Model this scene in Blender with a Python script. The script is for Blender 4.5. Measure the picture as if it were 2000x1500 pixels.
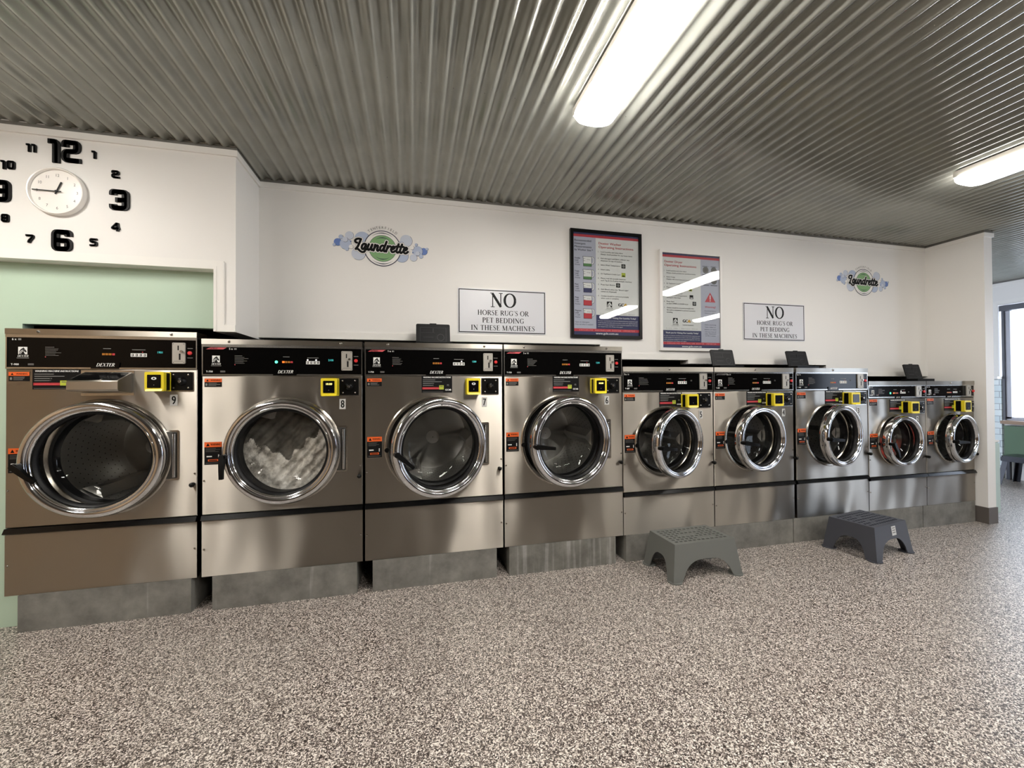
import bpy, math, random
from mathutils import Vector, Matrix

for _o in list(bpy.data.objects):
    bpy.data.objects.remove(_o)
random.seed(7)
SC = bpy.context.scene
COL = SC.collection
PI = math.pi


def lin(c):
    return tuple(((v / 255) / 12.92 if v / 255 <= 0.04045 else ((v / 255 + 0.055) / 1.055) ** 2.4) for v in c) + (1.0,)


# ------------------------------------------------------------------ camera, sky, exposure
cam = bpy.data.objects.new('camera', bpy.data.cameras.new('camera'))
COL.objects.link(cam)
R_ = Vector((0.97239101, -0.23328415, -0.00585139))
U_ = Vector((0.00341204, -0.01085872, 0.99993522))
F_ = Vector((0.23333257, 0.97234798, 0.00976295))
cam.matrix_world = Matrix(((R_.x, U_.x, -F_.x, 0.0), (R_.y, U_.y, -F_.y, -2.4), (R_.z, U_.z, -F_.z, 1.1254), (0, 0, 0, 1)))
cam.data.sensor_width = 36.0
cam.data.lens = 796.72 / 2000 * 36.0
cam.data.clip_start = 0.02
SC.camera = cam

W = bpy.data.worlds.new('world')
SC.world = W
W.use_nodes = True
W.node_tree.nodes['Background'].inputs[0].default_value = (0.74, 0.83, 1.0, 1)
W.node_tree.nodes['Background'].inputs[1].default_value = 7.5

SC.view_settings.view_transform = 'Standard'
SC.view_settings.look = 'None'
SC.view_settings.gamma = 1.0
SC.view_settings.use_curve_mapping = False
SC.view_settings.exposure = 0.0
SC.cycles.use_denoising = True
SC.cycles.max_bounces = 10
SC.cycles.transparent_max_bounces = 16
SC.cycles.sample_clamp_indirect = 8.0
SC.cycles.caustics_reflective = False
SC.cycles.caustics_refractive = False

TUBE = 54.0          # emission strength of the ceiling battens


# ------------------------------------------------------------------ materials
M = {}


def mat(name, col, rough=0.5, metal=0.0, spec=0.5, emit=None, estr=0.0, coat=0.0):
    m = bpy.data.materials.new(name)
    m.use_nodes = True
    b = m.node_tree.nodes['Principled BSDF']
    b.inputs['Base Color'].default_value = lin(col)
    b.inputs['Roughness'].default_value = rough
    b.inputs['Metallic'].default_value = metal
    b.inputs['Specular IOR Level'].default_value = spec
    b.inputs['Coat Weight'].default_value = coat
    if emit:
        b.inputs['Emission Color'].default_value = lin(emit)
        b.inputs['Emission Strength'].default_value = estr
    M[name] = m
    return m


def nd(m, t, **kw):
    n = m.node_tree.nodes.new(t)
    for k, v in kw.items():
        setattr(n, k, v)
    return n


def lk(m, a, b):
    m.node_tree.links.new(a, b)


def bsdf(m):
    return m.node_tree.nodes['Principled BSDF']


def noise(m, scale, detail=3, rough=0.5, vec=None, sc=None):
    n = nd(m, 'ShaderNodeTexNoise')
    n.inputs['Scale'].default_value = scale
    n.inputs['Detail'].default_value = detail
    n.inputs['Roughness'].default_value = rough
    tc = nd(m, 'ShaderNodeTexCoord')
    if sc:
        mp = nd(m, 'ShaderNodeMapping')
        mp.inputs['Scale'].default_value = sc
        lk(m, tc.outputs['Object'], mp.inputs['Vector'])
        lk(m, mp.outputs['Vector'], n.inputs['Vector'])
    else:
        lk(m, tc.outputs['Object'], n.inputs['Vector'])
    return n


def ramp(m, src, stops, interp='LINEAR'):
    r = nd(m, 'ShaderNodeValToRGB')
    r.color_ramp.interpolation = interp
    e = r.color_ramp.elements
    while len(e) < len(stops):
        e.new(0.5)
    for i, (p, c) in enumerate(stops):
        e[i].position = p
        e[i].color = c if len(c) == 4 else lin(c)
    lk(m, src, r.inputs['Fac'])
    return r


def bump(m, src, strength, dist):
    b = nd(m, 'ShaderNodeBump')
    b.inputs['Strength'].default_value = strength
    b.inputs['Distance'].default_value = dist
    lk(m, src, b.inputs['Height'])
    lk(m, b.outputs['Normal'], bsdf(m).inputs['Normal'])


# walls
for nm, c in (('wall_white', (233, 231, 227)), ('trim_white', (236, 234, 229)), ('wall_mint', (186, 208, 188)), ('wall_taupe', (74, 64, 55)), ('wall_sand', (168, 142, 112))):
    m = mat(nm, c, 0.45, spec=0.35)
    bump(m, noise(m, 120, 2).outputs['Fac'], 0.06, 0.002)
mat('flashing', (112, 110, 104), 0.5)
mat('void_black', (14, 13, 12), 0.9)
# brushed steel
def steel(name, col, rough, aniso=0.75, wav=0.02):
    m = mat(name, col, rough, 1.0)
    b = bsdf(m)
    b.inputs['Anisotropic'].default_value = aniso
    t = nd(m, 'ShaderNodeTangent', direction_type='RADIAL', axis='Z')
    lk(m, t.outputs['Tangent'], b.inputs['Tangent'])
    b.inputs['Anisotropic Rotation'].default_value = 0.25
    bump(m, noise(m, 2.2, 1, sc=(1.6, 1.6, 0.8)).outputs['Fac'], 1.0, wav)
    return m


steel('steel', (166, 160, 151), 0.37, 1.0)
steel('steel_cap', (174, 169, 160), 0.33, 0.9, wav=0.006)
mat('steel_side', (92, 90, 86), 0.45, 0.8)
mat('steel_frame', (186, 184, 180), 0.22, 1.0)
mat('chrome', (214, 215, 218), 0.09, 1.0)
m = mat('drum_steel', (200, 199, 196), 0.34, 1.0)
mat('drum_hole', (40, 40, 40), 0.6)
mat('bezel_chrome', (172, 166, 157), 0.24, 1.0)
mat('hub_grey', (246, 244, 238), 0.5)
mat('panel_black', (6, 6, 6), 0.12, spec=0.16)
mat('coin_plate', (172, 168, 160), 0.4, 0.3)
mat('black_gloss', (8, 8, 9), 0.18, spec=0.25)
mat('black_plastic', (8, 8, 8), 0.34, spec=0.18)
mat('black_rubber', (14, 14, 15), 0.45, spec=0.25)
mat('lid_black', (20, 20, 21), 0.5, spec=0.25)
mat('lid_ridge', (32, 32, 34), 0.5)
mat('black_print', (9, 9, 10), 0.5, spec=0.2)
mat('blush_print', (236, 160, 164), 0.5)
mat('white_print', (226, 226, 224), 0.5)
mat('grey_print', (120, 120, 118), 0.5)
mat('dim_print', (88, 86, 84), 0.5)
mat('red_print', (176, 42, 50), 0.5)
mat('orange_print', (226, 96, 34), 0.5)
mat('pink_print', (206, 84, 90), 0.5)
mat('lime_print', (178, 190, 60), 0.5)
mat('yellow_plastic', (228, 208, 44), 0.35)
mat('red_button', (196, 44, 46), 0.4, emit=(196, 44, 46), estr=0.15)
mat('amber_light', (120, 76, 16), 0.4, emit=(220, 130, 20), estr=0.22)
mat('amber_lit', (220, 90, 20), 0.4, emit=(255, 110, 30), estr=1.2)
mat('green_lit', (60, 220, 150), 0.4, emit=(90, 255, 180), estr=2.2)
mat('white_lit', (230, 230, 230), 0.4, emit=(255, 240, 240), estr=1.4)
mat('digit_lit', (60, 160, 160), 0.4, emit=(80, 220, 220), estr=0.6)
mat('screen_lit', (230, 220, 120), 0.4, emit=(255, 244, 150), estr=1.2)
mat('sign_white', (214, 215, 220), 0.3)
mat('sticker_white', (206, 206, 204), 0.4)
mat('poster_white', (222, 222, 220), 0.5)
mat('poster_lilac', (178, 180, 196), 0.5)
mat('navy', (48, 50, 92), 0.5)
mat('poster_red', (190, 52, 64), 0.5)
mat('jug_green', (82, 128, 76), 0.5)
mat('gold', (214, 168, 66), 0.5)
mat('frame_black', (9, 9, 9), 0.3, spec=0.25)
mat('frame_white', (232, 230, 226), 0.4)
mat('clock_white', (240, 236, 230), 0.25)
mat('decal_green', (128, 170, 118), 0.4)
mat('decal_blue', (104, 130, 190), 0.35)
mat('bubble_a', (178, 190, 212), 0.35)
mat('bubble_b', (198, 205, 218), 0.35)
mat('decal_line', (34, 40, 66), 0.4)
mat('decal_white', (236, 234, 230), 0.35)
mat('fixture_white', (226, 222, 214), 0.4)
mat('tube_glow', (255, 250, 240), 0.5, emit=(255, 250, 243), estr=TUBE)
mat('tube_glow_dim', (255, 250, 240), 0.5, emit=(255, 250, 243), estr=TUBE * 0.64)  # output set below the other battens to darken the end wall
mat('stool_grey', (104, 106, 102), 0.45)
mat('stool_slate', (66, 68, 76), 0.45)
mat('metal_black', (30, 32, 40), 0.3, 0.3)
mat('bench_green', (94, 118, 96), 0.7)
mat('timber', (146, 120, 96), 0.5)
mat('cabinet_mint', (188, 206, 200), 0.4)
mat('window_frame', (66, 68, 76), 0.4)
mat('sash_grey', (170, 172, 182), 0.35)
mat('skirting_tile', (92, 86, 82), 0.35)
mat('screw_steel', (176, 172, 166), 0.25, 1.0)
mat('screw_dark', (44, 42, 38), 0.5)

# corrugated ceiling sheet
m = mat('corrugated', (150, 151, 146), 0.16, 0.3)
nz = noise(m, 9, 3)
r_ = ramp(m, nz.outputs['Fac'], [(0.3, (150, 151, 144)), (0.7, (160, 161, 154))])
lk(m, r_.outputs['Color'], bsdf(m).inputs['Base Color'])

# flake floor
m = mat('flake_floor', (150, 140, 130), 0.32, spec=0.5)
tc = nd(m, 'ShaderNodeTexCoord')
nzw = nd(m, 'ShaderNodeTexNoise')
nzw.inputs['Scale'].default_value = 70
mixv = nd(m, 'ShaderNodeMixRGB')
mixv.blend_type = 'ADD'
mixv.inputs['Fac'].default_value = 0.012
lk(m, tc.outputs['Object'], nzw.inputs['Vector'])
lk(m, tc.outputs['Object'], mixv.inputs['Color1'])
lk(m, nzw.outputs['Color'], mixv.inputs['Color2'])
v1 = nd(m, 'ShaderNodeTexVoronoi')
v1.inputs['Scale'].default_value = 290
v1.inputs['Randomness'].default_value = 1.0
lk(m, mixv.outputs['Color'], v1.inputs['Vector'])
sep = nd(m, 'ShaderNodeSeparateColor')
lk(m, v1.outputs['Color'], sep.inputs['Color'])
r_ = ramp(m, sep.outputs['Red'], [(0.0, (36, 30, 27)), (0.20, (74, 65, 60)), (0.40, (118, 108, 101)), (0.56, (174, 164, 155)), (0.71, (216, 207, 198)), (0.87, (238, 231, 223))], 'CONSTANT')
lk(m, r_.outputs['Color'], bsdf(m).inputs['Base Color'])
bump(m, v1.outputs['Distance'], 0.25, 0.0015)

# raw concrete plinths
def concrete(name, streak, thr):
    m = mat(name, (112, 113, 108), 0.8)
    a = noise(m, 7, 6, 0.65)
    s = noise(m, 11, 3, 0.6, sc=(1.6 if streak < .95 else 2.6, 1, 0.10))
    mx = nd(m, 'ShaderNodeMixRGB')
    mx.blend_type = 'MULTIPLY'
    mx.inputs['Fac'].default_value = streak
    ra = ramp(m, a.outputs['Fac'], [(0.3, (112, 111, 107)), (0.7, (158, 157, 152))])
    rs = ramp(m, s.outputs['Fac'], [(0.3, (200, 198, 193)), (thr - .1, (210, 209, 205)), (thr, (255, 255, 255))])
    lk(m, ra.outputs['Color'], mx.inputs['Color1'])
    lk(m, rs.outputs['Color'], mx.inputs['Color2'])
    lk(m, mx.outputs['Color'], bsdf(m).inputs['Base Color'])
    bump(m, a.outputs['Fac'], 0.3, 0.004)


concrete('concrete', .8, .74)
concrete('concrete_streaked', 1.0, .60)

# tiles
m = mat('splash_tile', (200, 214, 216), 0.2)
bk = nd(m, 'ShaderNodeTexBrick')
bk.inputs['Scale'].default_value = 1.0
bk.inputs['Brick Width'].default_value = 0.15
bk.inputs['Row Height'].default_value = 0.075
bk.inputs['Mortar Size'].default_value = 0.004
bk.inputs['Color1'].default_value = lin((190, 208, 212))
bk.inputs['Color2'].default_value = lin((214, 224, 224))
bk.inputs['Mortar'].default_value = lin((150, 160, 164))
tc = nd(m, 'ShaderNodeTexCoord')
sx = nd(m, 'ShaderNodeSeparateXYZ')
cx = nd(m, 'ShaderNodeCombineXYZ')
lk(m, tc.outputs['Object'], sx.inputs['Vector'])
lk(m, sx.outputs['Y'], cx.inputs['X'])
lk(m, sx.outputs['Z'], cx.inputs['Y'])
lk(m, cx.outputs['Vector'], bk.inputs['Vector'])
lk(m, bk.outputs['Color'], bsdf(m).inputs['Base Color'])


def glass(name, tint=(0.9, 0.92, 0.92), refl=1.45, rough=0.0):
    m = bpy.data.materials.new(name)
    m.use_nodes = True
    nt = m.node_tree
    nt.nodes.remove(nt.nodes['Principled BSDF'])
    out = nt.nodes['Material Output']
    tr = nd(m, 'ShaderNodeBsdfTransparent')
    tr.inputs['Color'].default_value = tint + (1,)
    gl = nd(m, 'ShaderNodeBsdfGlossy')
    gl.inputs['Roughness'].default_value = rough
    fr = nd(m, 'ShaderNodeFresnel')
    fr.inputs['IOR'].default_value = refl
    mx = nd(m, 'ShaderNodeMixShader')
    ge = nd(m, 'ShaderNodeNewGeometry')
    sw = nd(m, 'ShaderNodeMix')
    sw.data_type = 'FLOAT'
    sw.inputs[3].default_value = 0.02      # leaving the pane: almost everything passes
    lk(m, ge.outputs['Backfacing'], sw.inputs[0])
    lk(m, fr.outputs['Fac'], sw.inputs[2])
    lk(m, sw.outputs[0], mx.inputs['Fac'])
    lk(m, tr.outputs['BSDF'], mx.inputs[1])
    lk(m, gl.outputs['BSDF'], mx.inputs[2])
    lk(m, mx.outputs['Shader'], out.inputs['Surface'])
    M[name] = m
    return m


glass('door_glass', (0.97, 0.975, 0.97), 1.7)
glass('clear_glass', (0.96, 0.97, 0.97), 1.5)

# laundry
m = mat('suds', (190, 184, 174), 0.7)
nz = noise(m, 16, 6, 0.65)
r_ = ramp(m, nz.outputs['Fac'], [(0.34, (104, 100, 94)), (0.46, (188, 182, 172)), (0.6, (240, 236, 228))])
lk(m, r_.outputs['Color'], bsdf(m).inputs['Base Color'])
bump(m, nz.outputs['Fac'], 0.7, 0.02)
m = mat('wet_cloth', (84, 80, 73), 0.75)
nz = noise(m, 10, 4, 0.6)
r_ = ramp(m, nz.outputs['Fac'], [(0.35, (58, 55, 50)), (0.65, (122, 117, 108))])
lk(m, r_.outputs['Color'], bsdf(m).inputs['Base Color'])
m = mat('red_wash', (110, 50, 40), 0.8)
nz = noise(m, 14, 4)
r_ = ramp(m, nz.outputs['Fac'], [(0.35, (70, 36, 36)), (0.5, (176, 60, 48)), (0.68, (200, 130, 108))])
lk(m, r_.outputs['Color'], bsdf(m).inputs['Base Color'])


# ------------------------------------------------------------------ mesh builder
class MB:
    def __init__(self):
        self.v, self.f, self.mi, self.sm, self.mats = [], [], [], [], []

    def m(self, name):
        if name not in self.mats:
            self.mats.append(name)
        return self.mats.index(name)

    def add(self, vs, fs, mt, smooth=False):
        o = len(self.v)
        self.v += [tuple(p) for p in vs]
        k = self.m(mt)
        for f in fs:
            self.f.append(tuple(i + o for i in f))
            self.mi.append(k)
            self.sm.append(smooth)
        return self

    def box(self, x0, y0, z0, x1, y1, z1, mt):
        vs = [(x, y, z) for z in (z0, z1) for y in (y0, y1) for x in (x0, x1)]
        return self.add(vs, [(0, 2, 3, 1), (4, 5, 7, 6), (0, 1, 5, 4), (2, 6, 7, 3), (0, 4, 6, 2), (1, 3, 7, 5)], mt)

    def rect(self, u0, v0, u1, v1, y, mt):           # flat print facing -Y
        return self.add([(u0, y, v0), (u1, y, v0), (u1, y, v1), (u0, y, v1)], [(0, 1, 2, 3)], mt)

    def prism(self, pts, y0, y1, mt):                # (x,z) outline, counter-clockwise seen from -Y
        n = len(pts)
        vs = [(x, y0, z) for x, z in pts] + [(x, y1, z) for x, z in pts]
        fs = [tuple(range(n)), tuple(range(2 * n - 1, n - 1, -1))]
        fs += [(i + n, (i + 1) % n + n, (i + 1) % n, i) for i in range(n)]
        return self.add(vs, fs, mt)

    def prism_z(self, pts, z0, z1, mt, smooth=False):   # (x,y) outline, counter-clockwise from above
        n = len(pts)
        vs = [(x, y, z0) for x, y in pts] + [(x, y, z1) for x, y in pts]
        fs = [tuple(range(n - 1, -1, -1)), tuple(range(n, 2 * n))]
        fs += [(i, (i + 1) % n, (i + 1) % n + n, i + n) for i in range(n)]
        return self.add(vs, fs, mt, smooth)

    def disc(self, cx, cz, r, y, mt, n=40, r0=0.0, a0=0.0, a1=2 * PI, rx=None, rz=None):
        rx = rx or r
        rz = rz or r
        full = abs(a1 - a0 - 2 * PI) < 1e-6
        k = n if full else n + 1
        A = [a0 + (a1 - a0) * i / n for i in range(k)]
        if r0 <= 0 and full:
            return self.add([(cx + rx * math.cos(t), y, cz + rz * math.sin(t)) for t in A], [tuple(range(k))], mt)
        q = r0 / r
        vs = [(cx + rx * math.cos(t), y, cz + rz * math.sin(t)) for t in A] + [(cx + rx * q * math.cos(t), y, cz + rz * q * math.sin(t)) for t in A]
        fs = [(i, (i + 1) % k, (i + 1) % k + k, i + k) for i in range(n)]
        return self.add(vs, fs, mt)

    def lathe(self, cx, cz, prof, mt, n=96, smooth=True):   # (radius, y) revolved about the Y direction
        vs, fs = [], []
        for r, y in prof:
            for i in range(n):
                t = 2 * PI * i / n
                vs.append((cx + r * math.cos(t), y, cz + r * math.sin(t)))
        for j in range(len(prof) - 1):
            for i in range(n):
                k = (i + 1) % n
                fs.append((j * n + i, j * n + k, (j + 1) * n + k, (j + 1) * n + i))
        return self.add(vs, fs, mt, smooth)

    def cyl(self, p0, p1, r, mt, n=16, r1=None):
        a, b = Vector(p0), Vector(p1)
        d = (b - a).normalized()
        s = d.cross(Vector((0, 0, 1)) if abs(d.z) < 0.9 else Vector((1, 0, 0))).normalized()
        t = d.cross(s)
        r1 = r if r1 is None else r1
        vs = [a + (s * math.cos(q) + t * math.sin(q)) * r for q in [2 * PI * i / n for i in range(n)]]
        vs += [b + (s * math.cos(q) + t * math.sin(q)) * r1 for q in [2 * PI * i / n for i in range(n)]]
        self.add(vs, [(i, (i + 1) % n, (i + 1) % n + n, i + n) for i in range(n)], mt, True)
        self.add(vs[:n], [tuple(range(n - 1, -1, -1))], mt)
        return self.add(vs[n:], [tuple(range(n))], mt)

    def tube(self, pts, r, mt, n=10):
        pts = [Vector(p) for p in pts]
        vs, fs = [], []
        for i, p in enumerate(pts):
            d = (pts[min(i + 1, len(pts) - 1)] - pts[max(i - 1, 0)]).normalized()
            s = d.cross(Vector((0, 0, 1)) if abs(d.z) < 0.95 else Vector((1, 0, 0))).normalized()
            t = d.cross(s)
            rr = r[i] if isinstance(r, (list, tuple)) else r
            vs += [p + (s * math.cos(q) + t * math.sin(q)) * rr for q in [2 * PI * k / n for k in range(n)]]
        for j in range(len(pts) - 1):
            for k in range(n):
                fs.append((j * n + k, j * n + (k + 1) % n, (j + 1) * n + (k + 1) % n, (j + 1) * n + k))
        fs += [tuple(range(n - 1, -1, -1)), tuple(range((len(pts) - 1) * n, len(pts) * n))]
        return self.add(vs, fs, mt, True)

    def rbox(self, x0, z0, x1, z1, y0, y1, r, mt, n=5):   # plate with rounded corners in the XZ plane
        p = []
        for cx, cz, a in ((x1 - r, z0 + r, -PI / 2), (x1 - r, z1 - r, 0), (x0 + r, z1 - r, PI / 2), (x0 + r, z0 + r, PI)):
            p += [(cx + r * math.cos(a + PI / 2 * i / n), cz + r * math.sin(a + PI / 2 * i / n)) for i in range(n + 1)]
        return self.prism(p, y0, y1, mt)

    def build(self, name, parent=None, loc=(0, 0, 0), angle=0.6):
        me = bpy.data.meshes.new(name)
        me.from_pydata(self.v, [], self.f)
        for k in self.mats:
            me.materials.append(M[k])
        me.polygons.foreach_set('material_index', self.mi)
        me.polygons.foreach_set('use_smooth', self.sm)
        me.update()
        if any(self.sm):
            me.set_sharp_from_angle(angle=angle)
        o = bpy.data.objects.new(name, me)
        COL.objects.link(o)
        o.parent = parent
        o.location = loc
        return o

    # lettering -------------------------------------------------------------
    def text(self, s, u, v, h, y, mt, align='L', bold=0.0, sx=1.0, shear=0.0, rot=0.0, space=1.0):
        vs, fs, w = text_geo(s, space)
        k = h / CAP
        ox = {'L': 0, 'C': -w / 2, 'R': -w}[align]
        c, sn = math.cos(rot), math.sin(rot)
        for i, dx in enumerate((-bold, bold, 0.0) if bold else (0.0,)):
            out = []
            for a, b in vs:
                a, b = ((a + ox + dx * .8) * sx + shear * b) * k, b * k
                out.append((u + a * c - b * sn, y - i * .00006, v + a * sn + b * c))
            self.add(out, fs, mt)
        return self

    def stroke(self, pts, w, y, mt, cap=True, closed=False, k=1.0, o=(0, 0), depth=0.0):
        # flat pen stroke in the XZ plane; w a width or one per point
        P = [Vector((o[0] + a * k, o[1] + b * k)) for a, b in pts]
        n = len(P)
        Wd = [(w[i] if isinstance(w, (list, tuple)) else w) * k / 2 for i in range(n)]
        L, Rr = [], []
        for i in range(n):
            a = P[i - 1] if (i or closed) else None
            b = P[(i + 1) % n] if (i < n - 1 or closed) else None
            d1 = (P[i] - a).normalized() if a is not None else None
            d2 = (b - P[i]).normalized() if b is not None else None
            if d1 is None:
                d1 = d2
            if d2 is None:
                d2 = d1
            n1, n2 = Vector((-d1.y, d1.x)), Vector((-d2.y, d2.x))
            nn = (n1 + n2)
            nn = nn.normalized() if nn.length > 1e-6 else n1
            q = min(1.0 / max(nn.dot(n1), 0.35), 2.0)
            L.append(P[i] + nn * Wd[i] * q)
            Rr.append(P[i] - nn * Wd[i] * q)
        seg = n if closed else n - 1
        vs = [(p.x, y, p.y) for p in L] + [(p.x, y, p.y) for p in Rr]
        fs = [(i, i + n, (i + 1) % n + n, (i + 1) % n) for i in range(seg)]
        if depth:
            m2 = len(vs)
            vs += [(a, b + depth, c) for a, b, c in vs]
            fs2 = [tuple(reversed([q + m2 for q in f])) for f in fs]
            sd = []
            for i in range(seg):
                j = (i + 1) % n
                sd += [(i, j, j + m2, i + m2), (j + n, i + n, i + n + m2, j + n + m2)]
            if not closed:
                sd += [(0, m2, n + m2, n), (n - 1, 2 * n - 1, 2 * n - 1 + m2, n - 1 + m2)]
            fs = fs + fs2 + sd
        self.add(vs, fs, mt)
        if cap and not depth:
            for i in (0, n - 1):
                self.disc(P[i].x, P[i].y, Wd[i], y, mt, 14)
        return self


CAP = 1.0
_TC = {}


def text_geo(s, space=1.0):
    key = (s, space)
    if key not in _TC:
        cu = bpy.data.curves.new('t', 'FONT')
        cu.body = s
        cu.size = 1.0
        cu.space_character = space
        cu.resolution_u = 3 if len(s) < 24 else 2
        cu.fill_mode = 'FRONT'
        ob = bpy.data.objects.new('t', cu)
        me = ob.to_mesh()
        vs = [(v.co.x, v.co.y) for v in me.vertices]
        fs = [tuple(p.vertices) for p in me.polygons]
        if fs:
            a, b, c = (vs[i] for i in fs[0][:3])
            if (b[0] - a[0]) * (c[1] - a[1]) - (b[1] - a[1]) * (c[0] - a[0]) < 0:
                fs = [tuple(reversed(f)) for f in fs]
        w = max(v[0] for v in vs) if vs else 0
        ob.to_mesh_clear()
        bpy.data.objects.remove(ob)
        bpy.data.curves.remove(cu)
        _TC[key] = (vs, fs, w)
    return _TC[key]


CAP = max(v[1] for v in text_geo('H')[0])


def crom(pts, n=6, closed=False):
    P = list(pts)
    N = len(P)
    out = []
    for i in range(N if closed else N - 1):
        p0 = P[(i - 1) % N] if (closed or i > 0) else P[0]
        p1, p2 = P[i], P[(i + 1) % N]
        p3 = P[(i + 2) % N] if (closed or i + 2 < N) else P[-1]
        for k in range(n):
            t = k / n
            out.append(tuple(0.5 * (2 * b + (c - a) * t + (2 * a - 5 * b + 4 * c - d) * t * t + (3 * b - a - 3 * c + d) * t ** 3) for a, b, c, d in zip(p0, p1, p2, p3)))
    if not closed:
        out.append(P[-1])
    return out


# roman capitals drawn with thick and thin strokes -------------------------
TK, TN = 0.125, 0.045


def _se(x, y, w=0.13):
    return ([(x - w, y), (x + w, y)], 0.035)


def _arc(cx, cy, rx, ry, a0, a1, wide, n=22):
    pts, ws = [], []
    for i in range(n + 1):
        t = math.radians(a0 + (a1 - a0) * i / n)
        pts.append((cx + rx * math.cos(t), cy + ry * math.sin(t)))
        ws.append(TN + (wide - TN) * abs(math.cos(t)) ** 1.5)
    return (pts, ws)


def _stem(x, w=TK, a=0.0, b=1.0):
    return ([(x, a), (x, b)], w)


B_ = 0.018
GLY = {
    'I': (0.34, [_stem(.17), _se(.17, B_), _se(.17, 1 - B_)]),
    'N': (0.86, [_stem(.16, TN), ([(.14, .97), (.70, .03)], TK), _stem(.70, TN), _se(.16, B_), _se(.70, 1 - B_), _se(.10, 1 - B_, .1)]),
    'O': (0.86, [_arc(.43, .5, .35, .48, 0, 360, TK, 40)]),
    'H': (0.82, [_stem(.17), _stem(.65), ([(.17, .5), (.65, .5)], TN), _se(.17, B_), _se(.17, 1 - B_), _se(.65, B_), _se(.65, 1 - B_)]),
    'E': (0.62, [_stem(.17), _se(.17, B_), _se(.17, 1 - B_), ([(.17, .975), (.54, .975)], TN), ([(.17, .52), (.44, .52)], TN), ([(.17, .025), (.56, .025)], TN), ([(.54, .995), (.54, .82)], .035), ([(.56, .005), (.58, .2)], .035), ([(.44, .62), (.44, .42)], .035)]),
    'T': (0.68, [_stem(.34), _se(.34, B_), ([(.04, .975), (.64, .975)], TN), ([(.05, .99), (.03, .8)], .035), ([(.63, .99), (.65, .8)], .035)]),
    'R': (0.72, [_stem(.17), _se(.17, B_), _se(.17, 1 - B_), ([(.17, .97), (.36, .97)], TN), _arc(.34, .74, .21, .235, 90, -90, TK), ([(.17, .5), (.36, .5)], TN), ([(.34, .5), (.68, .02)], TK * .9), ([(.62, B_), (.74, B_)], .035)]),
    'P': (0.62, [_stem(.17), _se(.17, B_), _se(.17, 1 - B_), ([(.17, .97), (.34, .97)], TN), _arc(.32, .73, .23, .245, 90, -90, TK), ([(.17, .48), (.34, .48)], TN)]),
    'B': (0.68, [_stem(.17), ([(.04, .02), (.36, .02)], TN), ([(.04, .975), (.34, .975)], TN), _arc(.32, .75, .19, .22, 90, -90, TK * .9), ([(.17, .53), (.34, .53)], TN), _arc(.34, .27, .24, .25, 90, -90, TK)]),
    'D': (0.82, [_stem(.17), ([(.04, .02), (.36, .02)], TN), ([(.04, .975), (.36, .975)], TN), _arc(.34, .5, .39, .48, 90, -90, TK)]),
    'C': (0.74, [_arc(.42, .5, .34, .48, 42, 320, TK, 30), ([(.68, .98), (.68, .72)], .035)]),
    'G': (0.82, [_arc(.42, .5, .34, .48, 42, 310, TK, 30), ([(.67, .98), (.67, .72)], .035), _stem(.66, TK * .9, .08, .42), _se(.66, .42, .12)]),
    'U': (0.80, [_stem(.17, TK, .32, 1), _stem(.66, TN, .3, 1), _arc(.415, .31, .245, .29, 180, 360, TK * .8), _se(.17, 1 - B_), _se(.66, 1 - B_)]),
    'M': (1.0, [_stem(.15, TN), ([(.17, .97), (.48, .05)], TK), ([(.48, .03), (.82, .97)], TN), _stem(.84), _se(.15, B_), _se(.84, B_), _se(.11, 1 - B_, .09), _se(.89, 1 - B_, .09)]),
    'A': (0.78, [([(.10, .02), (.39, .98)], TN), ([(.37, .98), (.68, .02)], TK), ([(.2, .36), (.58, .36)], TN), _se(.09, B_, .1), _se(.69, B_)]),
    'S': (0.56, [(crom([(.45, .80), (.40, .93), (.26, .975), (.12, .9), (.11, .74), (.26, .56), (.42, .42), (.46, .24), (.38, .07), (.22, .025), (.09, .10), (.07, .24)], 4), None), ([(.46, .97), (.46, .75)], .03), ([(.06, .03), (.06, .28)], .03)]),
    'X': (0.80, [([(.12, .98), (.68, .02)], TK), ([(.66, .98), (.14, .02)], TN), _se(.13, B_, .11), _se(.67, B_), _se(.13, 1 - B_), _se(.66, 1 - B_, .11)]),
    "'": (0.22, [([(.12, 1.0), (.09, .74)], [.1, .03])]),
    ' ': (0.30, []),
}
_s = GLY['S'][1][0][0]
GLY['S'][1][0] = (_s, [TN + (TK - TN) * max(0, 1 - abs(i / (len(_s) - 1) - 0.5) * 3.2) for i in range(len(_s))])


def roman(mb, s, u, v, h, y, mt, align='C', sx=1.0, shear=0.0, fat=1.0, gap=0.06):
    w = sum(GLY[c][0] + gap for c in s) - gap
    x = {'C': -w / 2, 'L': 0.0}[align]
    lift = 0
    for c in s:
        for pts, ws in GLY[c][1]:
            q = [((x + a + shear * b) * sx, b) for a, b in pts]
            ww = [k * fat for k in ws] if isinstance(ws, list) else ws * fat
            mb.stroke(q, ww, y - (lift % 9) * .00004, mt, cap=False, k=h, o=(u, v))
            lift += 1
        x += GLY[c][0] + gap
    return w * h * sx


# ------------------------------------------------------------------ tagging helpers
def thing(name, label, cat, loc=(0, 0, 0), rz=0.0, group=None):
    o = bpy.data.objects.new(name, None)
    o.empty_display_size = 0.05
    COL.objects.link(o)
    o.location = loc
    o.rotation_euler = (0, 0, rz)
    return tag(o, label, cat, group)


def tag(o, label, cat, group=None, kind=None):
    o['label'] = label
    o['category'] = cat
    if group:
        o['group'] = group
    if kind:
        o['kind'] = kind
    return o


def struct(o, label=None):
    o['kind'] = 'structure'
    if label:
        o['label'] = label
    return o


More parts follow.
